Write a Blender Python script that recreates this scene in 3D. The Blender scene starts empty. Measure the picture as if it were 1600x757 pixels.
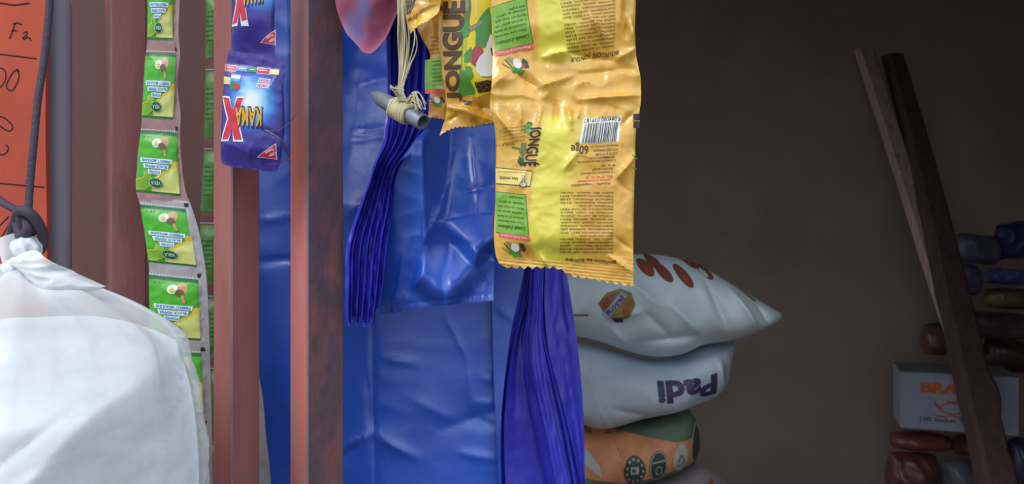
import bpy, bmesh, math, random
from mathutils import Vector, noise, Matrix

random.seed(7)
SC = bpy.context.scene
COL = SC.collection
F = 1250.0      # focal length in pixels of the 1600x757 frame
CZ = 1.45       # camera height


def P(px, py, Y):
    return Vector(((px - 800) / F * Y, Y, CZ - (py - 378.5) / F * Y))


def lerp(a, b, t):
    return a + (b - a) * t


def clamp(x, a=0.0, b=1.0):
    return a if x < a else b if x > b else x


def sstep(a, b, x):
    t = clamp((x - a) / (b - a))
    return t * t * (3 - 2 * t)


def pl(pts):
    """piecewise interpolation (smoothed) through (t, value) points"""
    if not isinstance(pts, (list, tuple)):
        if callable(pts):
            return pts
        return lambda t, c=float(pts): c
    pts = sorted(pts)

    def f(t):
        if t <= pts[0][0]:
            return pts[0][1]
        if t >= pts[-1][0]:
            return pts[-1][1]
        for i in range(len(pts) - 1):
            a, b = pts[i], pts[i + 1]
            if t <= b[0]:
                # monotone-ish hermite
                d = (b[1] - a[1]) / (b[0] - a[0])
                d0 = d if i == 0 else 0.5 * (d + (a[1] - pts[i - 1][1]) / (a[0] - pts[i - 1][0]))
                d1 = d if i == len(pts) - 2 else 0.5 * (d + (pts[i + 2][1] - b[1]) / (pts[i + 2][0] - b[0]))
                w = b[0] - a[0]
                s = (t - a[0]) / w
                s2, s3 = s * s, s * s * s
                return (2 * s3 - 3 * s2 + 1) * a[1] + (s3 - 2 * s2 + s) * w * d0 + (-2 * s3 + 3 * s2) * b[1] + (s3 - s2) * w * d1
    return f


def nz(x, y, s, seed=0.0):
    return noise.noise(Vector((x / s, y / s, seed * 7.31 + 0.37)))


def ridged(x, y, s, seed=0.0):
    return 1 - 2 * abs(nz(x, y, s, seed))


def crumple(x, y, s, seed=0.0):
    """facetted crumpling of thin film"""
    return 0.55 * ridged(x, y, s, seed) + 0.3 * ridged(x, y, s * 0.47, seed + 3) + 0.15 * ridged(x, y, s * .23, seed + 5)


def crease_sum(cr, x, y):
    h = 0.0
    for (x1, y1, x2, y2, w, a) in cr:
        dx, dy = x2 - x1, y2 - y1
        L2 = dx * dx + dy * dy
        t = ((x - x1) * dx + (y - y1) * dy) / L2
        if t < -0.3 or t > 1.3:
            continue
        tc = clamp(t)
        ex, ey = x - (x1 + tc * dx), y - (y1 + tc * dy)
        d = math.sqrt(ex * ex + ey * ey) / w
        if d < 4:
            h += a * math.exp(-d * 1.3) * (0.35 + 0.65 * math.sin(math.pi * clamp(t, 0.03, 0.97)))
    return h


def lin(c):
    return tuple(((v / 255) / 12.92 if v / 255 <= 0.04045 else ((v / 255 + 0.055) / 1.055) ** 2.4) for v in c)


# ------------------------------------------------------------------ materials
MATS = {}


def mat(name, rgb, rough=0.5, spec=0.5, metal=0.0, var=0.0, vscale=20.0, rgb2=None, lo=0.4, hi=0.6,
        bump=0.0, bscale=60.0, alpha=None, attr=False, stretch=None, sss=0.0, coat=0.0, trans=0.0, detail=4.0):
    if name in MATS:
        return MATS[name]
    m = bpy.data.materials.new(name)
    m.use_nodes = True
    nt = m.node_tree
    b = nt.nodes['Principled BSDF']
    c = lin(rgb) + (1,)
    b.inputs['Base Color'].default_value = c
    b.inputs['Roughness'].default_value = rough
    b.inputs['Specular IOR Level'].default_value = spec
    b.inputs['Metallic'].default_value = metal
    if coat:
        b.inputs['Coat Weight'].default_value = coat
        b.inputs['Coat Roughness'].default_value = 0.12
    if alpha is not None:
        b.inputs['Alpha'].default_value = alpha
    co = None

    def coords():
        nonlocal co
        if co is None:
            tc = nt.nodes.new('ShaderNodeTexCoord')
            mp = nt.nodes.new('ShaderNodeMapping')
            nt.links.new(tc.outputs['Object'], mp.inputs['Vector'])
            if stretch:
                mp.inputs['Scale'].default_value = stretch
            co = mp.outputs['Vector']
        return co
    src = None
    if attr:
        a = nt.nodes.new('ShaderNodeAttribute')
        a.attribute_name = 'Col'
        src = a.outputs['Color']
    if var or rgb2:
        n = nt.nodes.new('ShaderNodeTexNoise')
        n.inputs['Scale'].default_value = vscale
        n.inputs['Detail'].default_value = detail
        nt.links.new(coords(), n.inputs['Vector'])
        r = nt.nodes.new('ShaderNodeValToRGB')
        r.color_ramp.elements[0].position = lo
        r.color_ramp.elements[1].position = hi
        if rgb2:
            r.color_ramp.elements[0].color = c
            r.color_ramp.elements[1].color = lin(rgb2) + (1,)
        else:
            r.color_ramp.elements[0].color = tuple(v * (1 - var) for v in c[:3]) + (1,)
            r.color_ramp.elements[1].color = tuple(min(1, v * (1 + var)) for v in c[:3]) + (1,)
        nt.links.new(n.outputs['Fac'], r.inputs['Fac'])
        if src is None:
            src = r.outputs['Color']
    if src is not None:
        nt.links.new(src, b.inputs['Base Color'])
    if bump:
        n2 = nt.nodes.new('ShaderNodeTexNoise')
        n2.inputs['Scale'].default_value = bscale
        n2.inputs['Detail'].default_value = 5
        nt.links.new(coords(), n2.inputs['Vector'])
        bp = nt.nodes.new('ShaderNodeBump')
        bp.inputs['Strength'].default_value = bump
        bp.inputs['Distance'].default_value = 0.004
        nt.links.new(n2.outputs['Fac'], bp.inputs['Height'])
        nt.links.new(bp.outputs['Normal'], b.inputs['Normal'])
    MATS[name] = m
    return m


# ------------------------------------------------------------------ object helpers
def tag(o, label=None, cat=None, group=None, kind=None):
    if label:
        o['label'] = label
    if cat:
        o['category'] = cat
    if group:
        o['group'] = group
    if kind:
        o['kind'] = kind
    return o


def empty(name, loc, label, cat, group=None):
    o = bpy.data.objects.new(name, None)
    o.empty_display_size = 0.02
    o.location = loc
    COL.objects.link(o)
    return tag(o, label, cat, group)


def link_mesh(name, me, parent=None):
    o = bpy.data.objects.new(name, me)
    COL.objects.link(o)
    if parent is not None:
        o.parent = parent
        o.location = -Vector(parent.location)
    return o


def bm_obj(name, bm, mats, parent=None, smooth=True, angle=None):
    bmesh.ops.recalc_face_normals(bm, faces=bm.faces[:])
    me = bpy.data.meshes.new(name)
    bm.to_mesh(me)
    bm.free()
    for m in (mats if isinstance(mats, (list, tuple)) else [mats]):
        me.materials.append(m)
    if smooth:
        me.polygons.foreach_set('use_smooth', [True] * len(me.polygons))
        if angle is not None:
            me.set_sharp_from_angle(angle=math.radians(angle))
    return link_mesh(name, me, parent)


def add_box(bm, x0, x1, y0, y1, z0, z1, bevel=0.0):
    r = bmesh.ops.create_cube(bm, size=1)
    vs = r['verts']
    for v in vs:
        v.co = Vector((lerp(x0, x1, v.co.x + .5), lerp(y0, y1, v.co.y + .5), lerp(z0, z1, v.co.z + .5)))
    if bevel:
        es = list({e for v in vs for e in v.link_edges})
        bmesh.ops.bevel(bm, geom=es, offset=bevel, segments=2, affect='EDGES', profile=0.5)


def catmull(pts, n=8):
    out = []
    for i in range(len(pts) - 1):
        p0 = pts[max(i - 1, 0)]
        p1, p2 = pts[i], pts[i + 1]
        p3 = pts[min(i + 2, len(pts) - 1)]
        for k in range(n):
            t = k / n
            out.append(0.5 * ((2 * p1) + (p2 - p0) * t + (2 * p0 - 5 * p1 + 4 * p2 - p3) * t * t + (3 * p1 - p0 - 3 * p2 + p3) * t ** 3))
    out.append(pts[-1].copy())
    return out


def add_tube(bm, pts, rad, seg=10, n=8, flat=1.0, cap=True):
    """tube through pts; rad a number or a function of 0..1"""
    path = catmull([Vector(p) for p in pts], n) if n > 1 else [Vector(p) for p in pts]
    rf = rad if callable(rad) else (lambda t, r=rad: r)
    rings = []
    up = Vector((0, -1, 0.01))
    for i, p in enumerate(path):
        d = (path[min(i + 1, len(path) - 1)] - path[max(i - 1, 0)])
        if d.length < 1e-9:
            d = Vector((0, 0, 1))
        d.normalize()
        a = up - d * up.dot(d)
        if a.length < 1e-4:
            a = Vector((1, 0, 0)) - d * d.x
        a.normalize()
        b = d.cross(a)
        up = a
        r = rf(i / (len(path) - 1))
        rings.append([bm.verts.new(p + (a * math.cos(q) * flat + b * math.sin(q)) * r) for q in [2 * math.pi * k / seg for k in range(seg)]])
    for A, B in zip(rings, rings[1:]):
        for k in range(seg):
            bm.faces.new((A[k], A[(k + 1) % seg], B[(k + 1) % seg], B[k]))
    if cap:
        bm.faces.new(rings[0][::-1])
        bm.faces.new(rings[-1])


# ------------------------------------------------------------------ flat print shapes (2D, y down)
_TXT = {}


def text2d(s, bold=0.0):
    key = (s, bold)
    if key in _TXT:
        return _TXT[key]
    cu = bpy.data.curves.new('t', 'FONT')
    cu.body = s
    cu.size = 1.0
    cu.resolution_u = 3
    cu.offset = bold
    o = bpy.data.objects.new('t', cu)
    COL.objects.link(o)
    dg = bpy.context.evaluated_depsgraph_get()
    ev = o.evaluated_get(dg)
    me = ev.to_mesh()
    vs = [(v.co.x, v.co.y) for v in me.vertices]
    fs = [tuple(p.vertices) for p in me.polygons]
    ev.to_mesh_clear()
    bpy.data.objects.remove(o)
    bpy.data.curves.remove(cu)
    if vs:
        x0 = min(v[0] for v in vs)
        x1 = max(v[0] for v in vs)
        vs = [((x - x0) / max(1e-6, x1 - x0), y) for x, y in vs]
        w = x1 - x0
    else:
        w = 1.0
    _TXT[key] = (vs, fs, w)
    return _TXT[key]


CAP = 0.69


class Print:
    """printed marks: 2D shapes in photo pixels, later laid on a sheet"""

    def __init__(s):
        s.items = []

    def raw(s, vs, fs, m, layer):
        s.items.append((vs, fs, m, layer))

    def poly(s, pts, m, layer=1):
        s.raw([tuple(p) for p in pts], [tuple(range(len(pts)))], m, layer)

    def rect(s, x0, y0, x1, y1, m, layer=1, k=0.0):
        s.poly([(x0, y0), (x1, y0 + k * (x1 - x0)), (x1, y1 + k * (x1 - x0)), (x0, y1)], m, layer)

    def ell(s, cx, cy, rx, ry, m, layer=1, rot=0, n=20, wob=0.0):
        c, q = math.cos(math.radians(rot)), math.sin(math.radians(rot))
        pts = []
        for i in range(n):
            a = 2 * math.pi * i / n
            w = 1 + wob * math.sin(a * 5 + cx) + wob * 0.7 * math.sin(a * 8 + cy)
            x, y = rx * w * math.cos(a), ry * w * math.sin(a)
            pts.append((cx + c * x - q * y, cy + q * x + c * y))
        s.poly(pts, m, layer)

    def ring(s, cx, cy, rx, ry, w, m, layer=1, rot=0, n=24):
        c, q = math.cos(math.radians(rot)), math.sin(math.radians(rot))
        vs = []
        for i in range(n):
            a = 2 * math.pi * i / n
            for k in (0, 1):
                x, y = (rx - k * w) * math.cos(a), (ry - k * w) * math.sin(a)
                vs.append((cx + c * x - q * y, cy + q * x + c * y))
        fs = [(2 * i, (2 * i + 2) % (2 * n), (2 * i + 3) % (2 * n), 2 * i + 1) for i in range(n)]
        s.raw(vs, fs, m, layer)

    def line(s, pts, w, m, layer=1):
        vs, fs = [], []
        for i, p in enumerate(pts):
            a, b = pts[max(i - 1, 0)], pts[min(i + 1, len(pts) - 1)]
            dx, dy = b[0] - a[0], b[1] - a[1]
            L = math.hypot(dx, dy) or 1
            nx, ny = -dy / L * w / 2, dx / L * w / 2
            vs += [(p[0] + nx, p[1] + ny), (p[0] - nx, p[1] - ny)]
        for i in range(len(pts) - 1):
            fs.append((2 * i, 2 * i + 1, 2 * i + 3, 2 * i + 2))
        s.raw(vs, fs, m, layer)

    def curve(s, pts, w, m, layer=1):
        q = catmull([Vector((p[0], p[1], 0)) for p in pts], 6)
        s.line([(v.x, v.y) for v in q], w, m, layer)

    def textmap(s, string, fn, m, layer=2, bold=0.0):
        """fn(t, h): t along the string 0..1, h 0 baseline..1 cap height -> pixel"""
        vs, fs, w = text2d(string, bold)
        s.raw([fn(x, y / CAP) for x, y in vs], fs, m, layer)

    def text(s, string, cx, cy, h, w=None, rot=0, m=0, layer=2, bold=0.0, shear=0.0, align='c'):
        """cap height h px, width w px (or natural), rot in degrees clockwise on the photo"""
        vs, fs, nw = text2d(string, bold)
        if w is None:
            w = nw * h / CAP
        c, q = math.cos(math.radians(rot)), math.sin(math.radians(rot))
        off = {'c': -0.5, 'l': 0.0, 'r': -1.0}[align]
        out = []
        for x, y in vs:
            X = (x + off) * w + shear * y * h / CAP
            Y = -(y / CAP - 0.5) * h
            out.append((cx + c * X - q * Y, cy + q * X + c * Y))
        s.raw(out, fs, m, layer)


def grid_cut(vs, fs, g):
    """triangulate and cut a 2D shape along a grid so that it can follow a curved sheet"""
    bm = bmesh.new()
    bv = [bm.verts.new((x, y, 0)) for x, y in vs]
    for f in fs:
        try:
            bm.faces.new([bv[i] for i in f])
        except ValueError:
            pass
    xs = [v[0] for v in vs]
    ys = [v[1] for v in vs]
    for k in range(int(math.ceil(min(xs) / g)), int(max(xs) // g) + 1):
        bmesh.ops.bisect_plane(bm, geom=bm.verts[:] + bm.edges[:] + bm.faces[:], dist=1e-5, plane_co=(k * g, 0, 0), plane_no=(1, 0, 0))
    for k in range(int(math.ceil(min(ys) / g)), int(max(ys) // g) + 1):
        bmesh.ops.bisect_plane(bm, geom=bm.verts[:] + bm.edges[:] + bm.faces[:], dist=1e-5, plane_co=(0, k * g, 0), plane_no=(0, 1, 0))
    bmesh.ops.triangulate(bm, faces=bm.faces[:])
    bm.verts.index_update()
    rv = [(v.co.x, v.co.y) for v in bm.verts]
    rf = [tuple(v.index for v in f.verts) for f in bm.faces]
    bm.free()
    return rv, rf


# ------------------------------------------------------------------ sheets: film, sachets, sacks
class Sheet:
    """A body of film with a front relief h (metres towards the street) and a back relief, its outline in pixels at depth Y0."""

    def __init__(s, Y0, left, right, top, bot, h, hb=None, zig_b=None, zig_t=None, lean=None, film=False):
        s.film = film
        s.Y0, s.left, s.right, s.top, s.bot = Y0, pl(left), pl(right), pl(top), pl(bot)
        s.h = h
        s.hb = hb or (lambda x, y, u, v: 0.0)
        s.zig_b, s.zig_t = zig_b, zig_t
        s.lean = lean or (lambda x, y: 0.0)

    def uv(s, x, y):
        l, r = s.left(y), s.right(y)
        t, b = s.top(x), s.bot(x)
        return (x - l) / max(1e-6, r - l), (y - t) / max(1e-6, b - t)

    def at(s, x, y, off=0.0):
        u, v = s.uv(x, y)
        p = P(x, y, s.Y0)
        p.y -= s.h(x, y, clamp(u), clamp(v)) + s.lean(x, y) + off
        return p

    def back(s, x, y, th):
        if s.film:
            p = s.at(x, y)
            p.y += th
            return p
        u, v = s.uv(x, y)
        p = P(x, y, s.Y0)
        p.y += s.hb(x, y, clamp(u), clamp(v)) - s.lean(x, y) + th
        return p

    def node(s, u, v):
        x = 0.5 * (s.left(0) + s.right(0))
        y = 0.5 * (s.top(x) + s.bot(x))
        x = lerp(s.left(y), s.right(y), u)
        for _ in range(6):
            y = lerp(s.top(x), s.bot(x), v)
            x = lerp(s.left(y), s.right(y), u)
        if s.zig_b and v > 0.94:
            y += s.zig_b(x) * (v - 0.94) / 0.06
        if s.zig_t and v < 0.06:
            y += s.zig_t(x) * (0.06 - v) / 0.06
        return x, y

    def build(s, name, mats, nu, nv, parent=None, th=0.0006, prints=None, g=6.0, colfn=None, lay=0.00022, matfn=None):
        if parent is None:
            _parent_loc = Vector((0, 0, 0))
        verts, faces, mi, cols = [], [], [], []
        grid = []
        for j in range(nv + 1):
            for i in range(nu + 1):
                x, y = s.node(i / nu, j / nv)
                grid.append((x, y))
                verts.append(s.at(x, y))
                cols.append(colfn(x, y) if colfn else None)
        W = nu + 1
        NB = len(verts)
        for (x, y) in grid:
            verts.append(s.back(x, y, th))
        cols += cols[:NB]
        for j in range(nv):
            for i in range(nu):
                a = j * W + i
                faces.append((a, a + W, a + W + 1, a + 1))
                q = 0
                if matfn:
                    xm = 0.25 * sum(grid[k][0] for k in (a, a + 1, a + W, a + W + 1))
                    ym = 0.25 * sum(grid[k][1] for k in (a, a + 1, a + W, a + W + 1))
                    q = matfn(xm, ym)
                mi.append(q)
                b = a + NB
                faces.append((b, b + 1, b + W + 1, b + W))
                mi.append(q)
        for i in range(nu):
            faces.append((i, i + 1, i + 1 + NB, i + NB))
            k = nv * W + i
            faces.append((k + 1, k, k + NB, k + 1 + NB))
            mi += [0, 0]
        for j in range(nv):
            k = j * W
            faces.append((k + W, k, k + NB, k + W + NB))
            k += nu
            faces.append((k, k + W, k + W + NB, k + NB))
            mi += [0, 0]
        if prints:
            for (vs, fs, m, layer) in prints.items:
                rv, rf = grid_cut(vs, fs, g)
                base = len(verts)
                for x, y in rv:
                    verts.append(s.at(x, y, layer * lay))
                    cols.append(None)
                for f in rf:
                    a, b, c = [rv[k] for k in f]
                    if (b[0] - a[0]) * (c[1] - a[1]) - (b[1] - a[1]) * (c[0] - a[0]) > 0:
                        f = (f[0], f[2], f[1])
                    faces.append(tuple(base + k for k in f))
                    mi.append(m)
        me = bpy.data.meshes.new(name)
        me.from_pydata([tuple(v) for v in verts], [], faces)
        for m in mats:
            me.materials.append(m)
        me.polygons.foreach_set('material_index', mi)
        me.polygons.foreach_set('use_smooth', [True] * len(faces))
        if colfn:
            at = me.color_attributes.new('Col', 'FLOAT_COLOR', 'POINT')
            flat = []
            for c in cols:
                c = lin(c) if c else (0.5, 0.5, 0.5)
                flat += [c[0], c[1], c[2], 1.0]
            at.data.foreach_set('color', flat)
        me.update()
        rim = set()
        for i in range(nu):
            for q in (i, nv * W + i):
                rim |= {(q, q + 1), (q + NB, q + 1 + NB)}
        for j in range(nv):
            for q in (j * W, j * W + nu):
                rim |= {(q, q + W), (q + NB, q + W + NB)}
        sh = me.attributes.new('sharp_edge', 'BOOLEAN', 'EDGE')
        sh.data.foreach_set('value', [tuple(sorted(e.vertices)) in rim for e in me.edges])
        return link_mesh(name, me, parent)


def mixc(a, b, t):
    t = clamp(t)
    return tuple(lerp(x, y, t) for x, y in zip(a, b))


def zig(pitch, amp, ph=0.0):
    def f(x):
        t = ((x + ph) / pitch) % 1.0
        return -amp * (1 - abs(2 * t - 1))
    return f


# =================================================================== materials in use
G = dict(rough=0.28, spec=0.5)
M_yel = mat('yellow_film', (225, 178, 70), attr=True, rough=0.2, spec=0.8)
M_brown = mat('brown_ink', (88, 62, 34), **G)
M_text = mat('text_ink', (120, 92, 40), **G)
M_dark = mat('dark_ink', (52, 44, 34), **G)
M_lime = mat('lime_print', (128, 178, 66), **G)
M_dgreen = mat('dark_green_ink', (38, 84, 40), **G)
M_rose = mat('rose_print', (224, 104, 96), **G)
M_redt = mat('red_ink', (214, 88, 40), **G)
M_white = mat('white_print', (232, 232, 226), **G)
M_cream = mat('cream_print', (236, 214, 122), **G)
M_leaf = mat('leaf_print', (78, 150, 62), **G)
M_leaf2 = mat('pale_leaf_print', (196, 198, 52), **G)
M_olive = mat('olive_print', (112, 122, 62), **G)
M_yp = mat('bright_yellow_print', (240, 214, 40), **G)
M_onion = mat('onion_print', (176, 62, 78), **G)
M_grey = mat('grey_print', (150, 142, 112), **G)
M_orange = mat('orange_print', (226, 160, 48), **G)
M_teal = mat('teal_print', (120, 176, 140), **G)
YM = [M_yel, M_brown, M_text, M_dark, M_lime, M_dgreen, M_rose, M_redt, M_white, M_cream, M_leaf, M_leaf2, M_olive, M_yp, M_onion, M_grey, M_orange, M_teal]
(y_, BRN, TXT, DRK, LIM, DGR, ROS, RED, WHT, CRM, LEAF, LEF2, OLV, YEL, ONI, GRY, ORG, TEA) = range(18)

M_blue = mat('blue_film', (32, 84, 192), rough=0.34, spec=1.0, var=0.06, vscale=9, bump=0.10, bscale=70)
M_blue2 = mat('blue_film_folded', (52, 54, 178), rough=0.36, spec=0.5, var=0.08, vscale=12)

def hang(parent, px, py, Y, m=None, spread=0.0):
    """thin string from the top of a hanging thing up to the roof"""
    bm = bmesh.new()
    p = P(px, py, Y)
    add_tube(bm, [p, Vector((p.x + spread * .3, p.y + .004, lerp(p.z, 2.395, .5))), Vector((p.x + spread, p.y, 2.398))], .0012, 6, 6)
    return bm_obj('hanging_string', bm, m or mat('hanging_string', (170, 160, 130), rough=.7), parent)


# =================================================================== camera, light
cam = bpy.data.cameras.new('camera')
cam.sensor_width = 36
cam.sensor_fit = 'HORIZONTAL'
cam.lens = F / 1600 * 36
cam.clip_start = 0.02
cam.dof.use_dof = True
cam.dof.focus_distance = 0.72
cam.dof.aperture_fstop = cam.lens / 2.0
co = bpy.data.objects.new('camera', cam)
co.location = (0, 0, CZ)
co.rotation_euler = (math.pi / 2, 0, 0)
COL.objects.link(co)
SC.camera = co

w = bpy.data.worlds.new('sky')
SC.world = w
w.use_nodes = True
nt = w.node_tree
bg = nt.nodes['Background']
tc = nt.nodes.new('ShaderNodeTexCoord')
sx = nt.nodes.new('ShaderNodeSeparateXYZ')
nt.links.new(tc.outputs['Generated'], sx.inputs['Vector'])
rp = nt.nodes.new('ShaderNodeValToRGB')
mr = nt.nodes.new('ShaderNodeMapRange')
mr.inputs['From Min'].default_value = -1
mr.inputs['From Max'].default_value = 1
nt.links.new(sx.outputs['Z'], mr.inputs['Value'])
nt.links.new(mr.outputs['Result'], rp.inputs['Fac'])
els = rp.color_ramp.elements
els[0].position = 0.40
els[0].color = (0.20, 0.19, 0.18, 1)
els[1].position = 1.0
els[1].color = (1.00, 1.10, 1.25, 1)
e = els.new(0.52)
e.color = (0.62, 0.67, 0.74, 1)
e = els.new(0.70)
e.color = (1.16, 1.34, 1.50, 1)
nt.links.new(rp.outputs['Color'], bg.inputs['Color'])
bg.inputs['Strength'].default_value = 1.0

sun = bpy.data.lights.new('sun', 'SUN')
sun.energy = 1.15
sun.angle = math.radians(26)
sun.color = (1.0, 0.97, 0.92)
so = bpy.data.objects.new('sun', sun)
so.rotation_euler = Vector((0.46, 0.60, -0.80)).to_track_quat('-Z', 'Y').to_euler()
so.location = (-2, -3, 4)
COL.objects.link(so)

SC.view_settings.view_transform = 'Standard'
SC.view_settings.look = 'None'
SC.view_settings.gamma = 1
SC.view_settings.exposure = 0.27
SC.view_settings.use_curve_mapping = False
SC.render.film_transparent = False
SC.cycles.use_denoising = True
SC.cycles.transparent_max_bounces = 16

# =================================================================== setting
M_wall = mat('sooty_wall', (176, 158, 145), rough=0.95, spec=0.1, var=0.07, vscale=3.2, bump=0.3, bscale=30)
M_maroon = mat('maroon_boards', (140, 106, 102), rough=0.8, spec=0.2, var=0.12, vscale=5, stretch=(1, 1, 0.15), bump=0.2, bscale=40)
M_floor = mat('earth_floor', (84, 73, 65), rough=0.95, spec=0.1, var=0.2, vscale=3, bump=0.4, bscale=20)
M_ceil = mat('ceiling_sheet', (60, 52, 48), rough=0.9, spec=0.1, var=0.1, vscale=4)


def slab(name, x0, x1, y0, y1, z0, z1, m):
    bm = bmesh.new()
    add_box(bm, x0, x1, y0, y1, z0, z1, 0.004)
    return tag(bm_obj(name, bm, m, smooth=False), kind='structure')


BACK = 2.90
slab('floor', -2.2, 2.2, -3.0, BACK + 0.1, -0.1, 0.0, M_floor)
slab('wall_back', -1.9, 2.0, BACK, BACK + 0.1, 0.0, 2.4, M_wall)
slab('wall_right', 1.92, 2.02, 0.35, BACK, 0.0, 2.4, M_wall)
slab('ceiling', -1.9, 2.02, 0.62, BACK + 0.1, 2.4, 2.46, M_ceil)
slab('wall_light_block', 0.66, 1.92, 0.74, 0.80, 0.0, 2.4, M_wall)  # added wall out of view, keeps daylight off the goods at right
slab('wall_left', -1.9, -0.12, 1.18, 1.24, 0.0, 2.4, M_maroon)

# =================================================================== price board, grey post, cord
M_board = mat('red_painted_board', (186, 82, 62), rough=0.75, spec=0.25, var=0.10, vscale=14, stretch=(1, 1, .4), bump=0.15, bscale=120)
M_mark = mat('black_marker', (54, 34, 34), rough=0.7, spec=0.2)
pr = Print()
pr.curve([(-30, 5), (0, 5), (22, 8), (46, 5)], 2.6, 1)
pr.curve([(-30, 84), (0, 85), (25, 88), (57, 92)], 2.4, 1)
pr.curve([(-30, 285), (0, 287), (35, 290), (70, 293)], 2.4, 1)
pr.curve([(24, 36), (20, 48), (15, 61)], 2.2, 1)
pr.curve([(20, 38), (27, 36), (34, 39)], 2.2, 1)
pr.curve([(18, 49), (24, 48), (28, 49)], 2.0, 1)
pr.curve([(36, 53), (41, 50), (43, 53), (36, 60), (39, 61), (44, 58), (49, 64)], 2.2, 1)
pr.curve([(-6, 108), (3, 107), (9, 114), (8, 126), (1, 136), (-6, 136)], 2.2, 1)
pr.curve([(29, 108), (22, 112), (14, 124), (10, 136), (18, 142), (26, 132), (30, 118), (26, 110)], 2.2, 1)
pr.curve([(26, 110), (31, 112)], 2.0, 1)
pr.curve([(-5, 182), (6, 184), (16, 192), (20, 200), (14, 205), (4, 200), (-4, 194)], 2.2, 1)
pr.curve([(-4, 240), (4, 242), (11, 238), (13, 230), (9, 226)], 2.2, 1)
pr.curve([(50, 332), (60, 335), (58, 345), (49, 342), (53, 332)], 2.0, 1)
pr.curve([(-6, 358), (8, 345), (14, 338)], 2.2, 1)
pr.curve([(2, 372), (14, 352), (22, 340)], 2.2, 1)
bd = Sheet(0.86, [(-200, -330), (900, -330)], [(-200, 74), (0, 73), (200, 71), (330, 73), (900, 74)], -160, 2480, lambda x, y, u, v: 0.0)
b = bd.build('price_board', [M_board, M_mark], 40, 60, th=0.006, prints=pr, g=10)
tag(b, 'red painted board with black handwritten prices at the far left', 'board')

M_post = mat('grey_pipe', (142, 140, 154), rough=0.55, spec=0.4, var=0.12, vscale=8, stretch=(3, 3, .5), bump=0.1, bscale=60)
bm = bmesh.new()
pc = P(91.5, 0, 0.91)
rr = 18.5 / F * 0.91
zt = P(0, -14, 0.91).z
prof = [(0.0, rr), (zt - 0.028, rr), (zt - 0.016, rr * .97), (zt - 0.006, rr * .82), (zt, rr * .4)]
rings = [[bm.verts.new((pc.x + r * math.cos(a), pc.y + r * math.sin(a), z)) for a in [2 * math.pi * k / 32 for k in range(32)]] for z, r in prof]
for A, B in zip(rings, rings[1:]):
    for k in range(32):
        bm.faces.new((A[k], A[(k + 1) % 32], B[(k + 1) % 32], B[k]))
bm.faces.new(rings[0][::-1])
bm.faces.new(rings[-1])
tag(bm_obj('round_post', bm, M_post, angle=40), 'grey round post with blunt top beside the red price board', 'post')

M_cord = mat('dark_cord', (72, 64, 78), rough=0.6, spec=0.3, bump=0.3, bscale=300)
cord = empty('hanging_cord', P(45, 345, 0.67), 'dark hanging cord knotted above the white filled plastic bag', 'cord')
bm = bmesh.new()
add_tube(bm, [P(84, -170, .69), P(79, -20, .69), P(70, 85, .685), P(60, 150, .68), P(53, 220, .675), P(47, 285, .672), P(44, 330, .668), P(38, 360, .665)], 5.6 / F * .68, 12, 10)
bm_obj('strand', bm, M_cord, cord)
hang(cord, 84, -168, .69, M_cord)
bm = bmesh.new()
add_tube(bm, [P(-70, 262, .665), P(-15, 302, .665), P(6, 318, .66), (P(26, 330, .655)), P(33, 348, .655), P(46, 366, .662), P(60, 352, .672)], 6.2 / F * .66, 12, 10)
bm_obj('strand', bm, M_cord, cord)
bm = bmesh.new()
add_tube(bm, [P(26, 342, .67), P(30, 330, .65), P(44, 332, .645), P(58, 346, .65), (P(67, 368, .66)), P(66, 384, .665), P(58, 394, .675), P(38, 398, .685), P(20, 385, .68), P(22, 352, .675), P(38, 340, .66), P(44, 356, .65), P(34, 372, .655), P(28, 350, .66)], 8.0 / F * .66, 12, 10)
bm_obj('knot', bm, M_cord, cord)

# =================================================================== clear bag and the white sack in it
M_sackw = mat('white_sack', (228, 234, 238), rough=0.45, spec=0.4, var=0.02, vscale=30, bump=0.10, bscale=90)
CR_W = [(288, 536, 205, 640, 9, .004), (205, 640, 120, 770, 9, .005), (285, 620, 150, 690, 6, -.005), (60, 655, 105, 690, 8, -.007), (105, 690, 200, 610, 6, -.008), (200, 610, 285, 560, 6, -.006),
        (55, 560, 62, 757, 6, .003), (20, 500, 10, 757, 7, .004)]


rprof = pl([(405, 10), (414, 22), (430, 54), (445, 92), (465, 140), (485, 180), (505, 212), (525, 236), (567, 252), (620, 268), (687, 278), (757, 281), (850, 272), (940, 200), (985, 60)])


def h_white(x, y, u, v):
    # the sack fills the round clear bag and is turned flat on its lower right flank
    yf = 378.5 + (y - 378.5) * .695 / .66
    Rr = rprof(yf) * .66 / F * .85
    dx = (x - 800) / F * .695 + .4055
    cap = .035 + .80 * math.sqrt(max(0.0, Rr * Rr - dx * dx)) - .012
    d = ((x - 286) * (757 - 540) + (y - 540) * (286 - 128)) / math.hypot(217, 158)
    b = cap * (.93 + .07 * math.exp(-(d / 40) ** 2)) - 0.0012 * max(0, d)
    b = max(b, 0.0) * (.25 + .75 * sstep(0, .30, v)) * sstep(0, .06, v) * sstep(1.0, .9, v)
    e = (1 - abs(2 * u - 1)) * min(1, (1 - v) * 4, v * 8)
    return b + (crease_sum(CR_W, x, y) * .8 - .002 + 0.0012 * ridged(x + y * .5, y, 60, 2)) * clamp(e * 8)


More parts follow.
